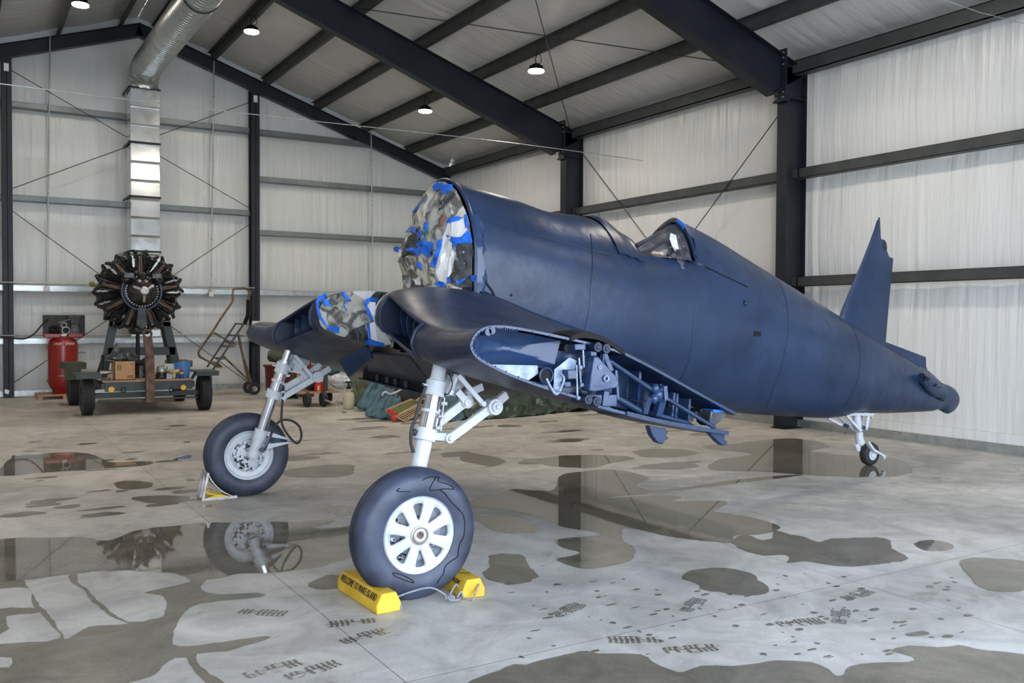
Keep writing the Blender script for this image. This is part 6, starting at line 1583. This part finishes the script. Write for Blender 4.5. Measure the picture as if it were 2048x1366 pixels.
# trolley
TY_ = 16.6
a, b = at(598, 786, Y=TY_), at(665, 786, Y=TY_); t = thing('workshop_trolley', ((a.x+b.x)/2, TY_+.3, 0), 'wooden workshop trolley with black wheels behind the far gear', 'trolley')
zt_ = a.z
MB().box((a.x, TY_, zt_-.025), (b.x+.15, TY_+.75, zt_+.01)).build('deck', MT['wood'], t, bevel=.004)
MB().box((a.x+.1, TY_+.1, zt_+.36), (b.x+.0, TY_+.75, zt_+.385)).build('shelf', MT['wood'], t)
q = at(652, 780, Y=TY_); MB().box((q.x-.025, TY_+.02, zt_), (q.x+.045, TY_+.08, zt_+.55)).build('post', MT['purlin'], t); MB().box((a.x+.05, TY_+.6, zt_), (a.x+.1, TY_+.65, zt_+.5)).build('post', MT['purlin'], t)
for x_, yy in ((614, TY_+.05), (647, TY_-.05), (656, TY_+.55)):
    c = at(x_, 805, Y=yy); w = MB().lathe([(.05,-.045),(.12,-.05),(.145,-.03),(.145,.03),(.12,.05),(.05,.045)], (c.x, yy, .146), (1,0,0), 28).build('trolley_wheel', MT['rubber'], t)
    MB().bar((c.x, yy, .15), (c.x, yy, zt_-.02), .03, .05).build('castor_fork', MT['steel'], w)
q = at(638, 783, Y=TY_+.12); t2_ = thing('red_paint_pail', (q.x, TY_+.14, zt_+.011), 'small red pail on the trolley deck', 'pail')
MB().lathe([(0,0),(.085,0),(.085,.155),(.09,.16),(.09,.17),(.08,.17),(.08,.01)], (q.x, TY_+.14, zt_+.011), (0,0,1), 24).build('pail_body', MT['redpaint'], t2_)
MB().box((q.x-.05, TY_+.052, zt_+.03), (q.x-.02, TY_+.058, zt_+.12)).build('pail_label', MT['white_paper'], t2_)
q = at(640, 757, Y=TY_+.2); tag(MB().lathe([(0,0),(.12,0),(.14,.05),(.12,.13),(.05,.15),(0,.15)], (q.x, TY_+.3, zt_+.39), (0,0,1), 18).build('machine_part', MT['alu']), 'round grey machine part on the trolley top shelf', 'machine part')
q = at(683, 770, Y=TY_+.25); tag(bag((q.x-.02, TY_+.3, zt_+.17), .21, .15, .14, 21).build('plastic_bundle', MT['clear'], sharp=18), 'crumpled clear plastic bundle at the right end of the trolley', 'bundle')
q = at(664, 752, Y=TY_+.4); tag(bag((q.x+.05, TY_+.55, zt_+.38), .2, .14, .10, 23).build('teal_cloth', mat('teal_cloth', (.03,.09,.10), .8), sharp=25), 'dark teal cloth piled behind the plastic bundle', 'cloth')
q = at(622, 770, Y=TY_+.3); tag(bag((q.x, TY_+.35, zt_+.12), .12, .14, .10, 25).build('dark_tools', MT['black_bag'], sharp=25), 'dark heap on the trolley beside the red pail', 'heap')
# pump sprayer
q = at(697, 818, Y=15.9); t = thing('pump_sprayer', (q.x, 15.9, 0), 'cream plastic pump sprayer standing on the floor', 'sprayer')
sx_ = q.x; sc_ = at(697, 772, Y=15.9).z
MB().lathe([(0,.012),(.07,.0),(.095,.01),(.107,.08),(.11,.18),(.105,.27),(.085,.31),(.05,.32)], (sx_, 15.9, 0), (0,0,1), 28).build('tank', MT['sprayer'], t)
MB().lathe([(.04,.31),(.04,.345),(.075,.365),(.072,.375),(0,.375)], (sx_, 15.9, 0), (0,0,1), 24).build('collar', MT['sprayer'], t)
MB().cyl((sx_, 15.9, .37), (sx_, 15.9, .50), .013).cyl((sx_-.06, 15.9, .50), (sx_+.06, 15.9, .50), .014).lathe([(0,.37),(.045,.37),(.04,.40),(0,.40)], (sx_, 15.9, 0), (0,0,1), 16).build('pump_handle', MT['black'], t)
MB().tube([at(689,776,Y=15.9), at(675,799,Y=15.85)], .008, 6).tube([at(675,799,Y=15.85), at(666,806,Y=15.85), at(650,800,Y=15.85)], .016, 8).build('spray_wand', MT['alu'], t)
MB().tube(spline([at(672,806,Y=15.85), at(676,812,Y=15.85), at(688,818,Y=15.9)],5), .006, 6).build('sprayer_hose', MT['sprayer'], t)
tag(MB().box((at(688,826,Z=0).x-.03, at(688,826,Z=0).y-.02, 0), (at(688,826,Z=0).x+.04, at(688,826,Z=0).y+.03, .035)).build('wood_chip', MT['wood'], bevel=.003), 'tiny wooden offcut on the floor before the sprayer', 'offcut')
# draped canvas, blankets, black cloth, tarp
def drape(name, m, outline_top, outline_bot, Y0, Y1, label, cat, seed, nu=30, nv=14, amp=.05, freq=9):
    """cloth hung from a top line (photo x,y at Y1) down to a bottom line on or near the floor (Y0)"""
    tp_ = [at(x, y, Y=Y1) for x, y in outline_top]; bt_ = []
    for x, y in outline_bot:
        p = at(x, y, Y=Y0)
        if p.z < .02: p = at(x, y, Z=.015)
        bt_.append(p)
    def ev(L, u):
        f = u*(len(L)-1); i = min(int(f), len(L)-2); return L[i].lerp(L[i+1], f-i)
    rows = []
    for j in range(nv+1):
        v = j/nv; r = []
        for i in range(nu+1):
            u = i/nu; p = ev(tp_, u).lerp(ev(bt_, u), v); w = amp*(mnoise.noise(Vector((u*freq+seed, v*2.2, seed)))+.5*mnoise.noise(Vector((u*freq*2.3+seed, v*5, seed))))
            r.append((p.x, p.y-.9*w-.12*math.sin(PI*v)*0, max(.006, p.z+.5*w)))
        rows.append(r)
    o = MB().loft(rows, closed=False).build(name, m, sharp=60); s_ = o.modifiers.new('thickness', 'SOLIDIFY'); s_.thickness = .012; s_.offset = 1
    return tag(o, label, cat)
drape('canvas_cover', MT['canvas'], [(698,745),(730,742),(790,745),(800,760)], [(700,812),(735,812),(765,806),(772,790)], 16.4, 17.2, 'olive canvas cover hanging behind the pump sprayer', 'canvas', 1, amp=.14)
drape('moving_blanket', MT['blanket'], [(745,752),(790,748),(830,752),(850,770)], [(712,815),(745,822),(780,815),(795,790)], 15.4, 16.4, 'blue grey blanket sliding down in front of the canvas', 'blanket', 4, amp=.12)
drape('moving_blanket', MT['blanket'], [(765,775),(785,778),(800,790),(812,812)], [(728,830),(752,837),(785,838),(806,836)], 14.6, 15.4, 'crumpled blue grey blanket end lying nearest on the floor', 'blanket', 9, amp=.10)
drape('black_cover', MT['blk_cloth'], [(770,770),(800,762),(850,768),(880,775)], [(770,800),(790,808),(830,815),(870,820)], 15.0, 15.6, 'black cloth hanging behind the wooden rack', 'cloth', 14, amp=.05)
tag(MB().tube(spline([at(765,792,Y=15.0), at(766,787,Y=15.0), at(772,784,Y=15.0), at(780,788,Y=15.0), at(795,783,Y=15.0), at(806,776,Y=15.1)], 5), .018, 8).build('white_hem', MT['white_cloth'], bpy.data.objects['black_cover']) and bpy.data.objects['black_cover'])
drape('moving_blanket', MT['blanket'], [(880,778),(905,775),(935,790),(945,800)], [(872,845),(900,842),(930,838),(950,830)], 14.0, 14.8, 'teal blanket bundle right of the near gear leg', 'blanket', 19, amp=.12)
drape('poly_tarp', MT['tarp'], [(920,775),(990,765),(1060,780),(1120,795),(1175,812)], [(935,840),(1000,836),(1070,830),(1120,822),(1180,815)], 13.4, 14.4, 'green plastic tarp heaped beneath the wing', 'tarp', 23, nu=60, amp=.14, freq=14)
# wooden rack leaning
def Rk(x, y): return at(600+x/6.827, 700+y/6.827, Y=14.2 - 0*x)
m = MB(); P = [at(600+x/6.827, 700+y/6.827, Y=Y) for x, y, Y in ((1185,820,13.7),(1520,678,14.5),(1650,720,14.6),(1330,900,13.6))]
t = thing('green_window_screen', (P[0].x+.2, 14.0, 0), 'green screen panel in a pale wooden frame leaning on the black cloth', 'screen')
MB().add([p for p in P], [(0,1,2,3)]).build('screen_mesh', MT['green_felt'], t)
MB().bar(P[0], P[1], .03, .03).bar(P[1], P[2], .03, .03).bar(P[2], P[3], .03, .03).build('wood_frame', MT['pine'], t)
MB().bar(P[0]+Vector((0,-.03,0)), P[3]+Vector((0,-.03,0)), .05, .055).ball(at(788,837,Y=13.5), .05).build('red_rail', MT['redpaint'], t)
P = [at(600+x/6.827, 700+y/6.827, Y=Y) for x, y, Y in ((1310,910,13.5),(1650,740,14.2),(1760,780,14.2),(1430,972,13.4))]
t = thing('wooden_lattice', (P[0].x+.2, 13.8, 0), 'pale wooden lattice rack before the green screen', 'rack')
m = MB().bar(P[0], P[1], .025, .02).bar(P[1], P[2], .025, .02).bar(P[2], P[3], .025, .02).bar(P[3], P[0], .025, .02)
for k in range(1, 11): m.bar(P[0].lerp(P[1], k/11), P[3].lerp(P[2], k/11), .02, .008)
for k in range(1, 4): m.bar(P[0].lerp(P[3], k/4), P[1].lerp(P[2], k/4), .016, .008)
m.build('lattice', MT['pine'], t)
MB().add([p+Vector((0,.03,-.02)) for p in P], [(0,1,2,3)]).build('rack_backing', MT['blk_cloth'], t)
for k, (a, b) in enumerate((((1590,690),(1720,600)), ((1620,700),(1740,640)), ((1500,960),(1700,830)))):
    p, q = at(600+a[0]/6.827, 700+a[1]/6.827, Y=14.4), at(600+b[0]/6.827, 700+b[1]/6.827, Y=14.9)
    tag(MB().bar(p, q, .03, .02).build('wood_strip', MT['pine']), ['loose wooden slat above the green screen', 'second loose slat behind the near gear leg', 'loose wooden slat lying lowest at the rack foot'][k], 'slat')
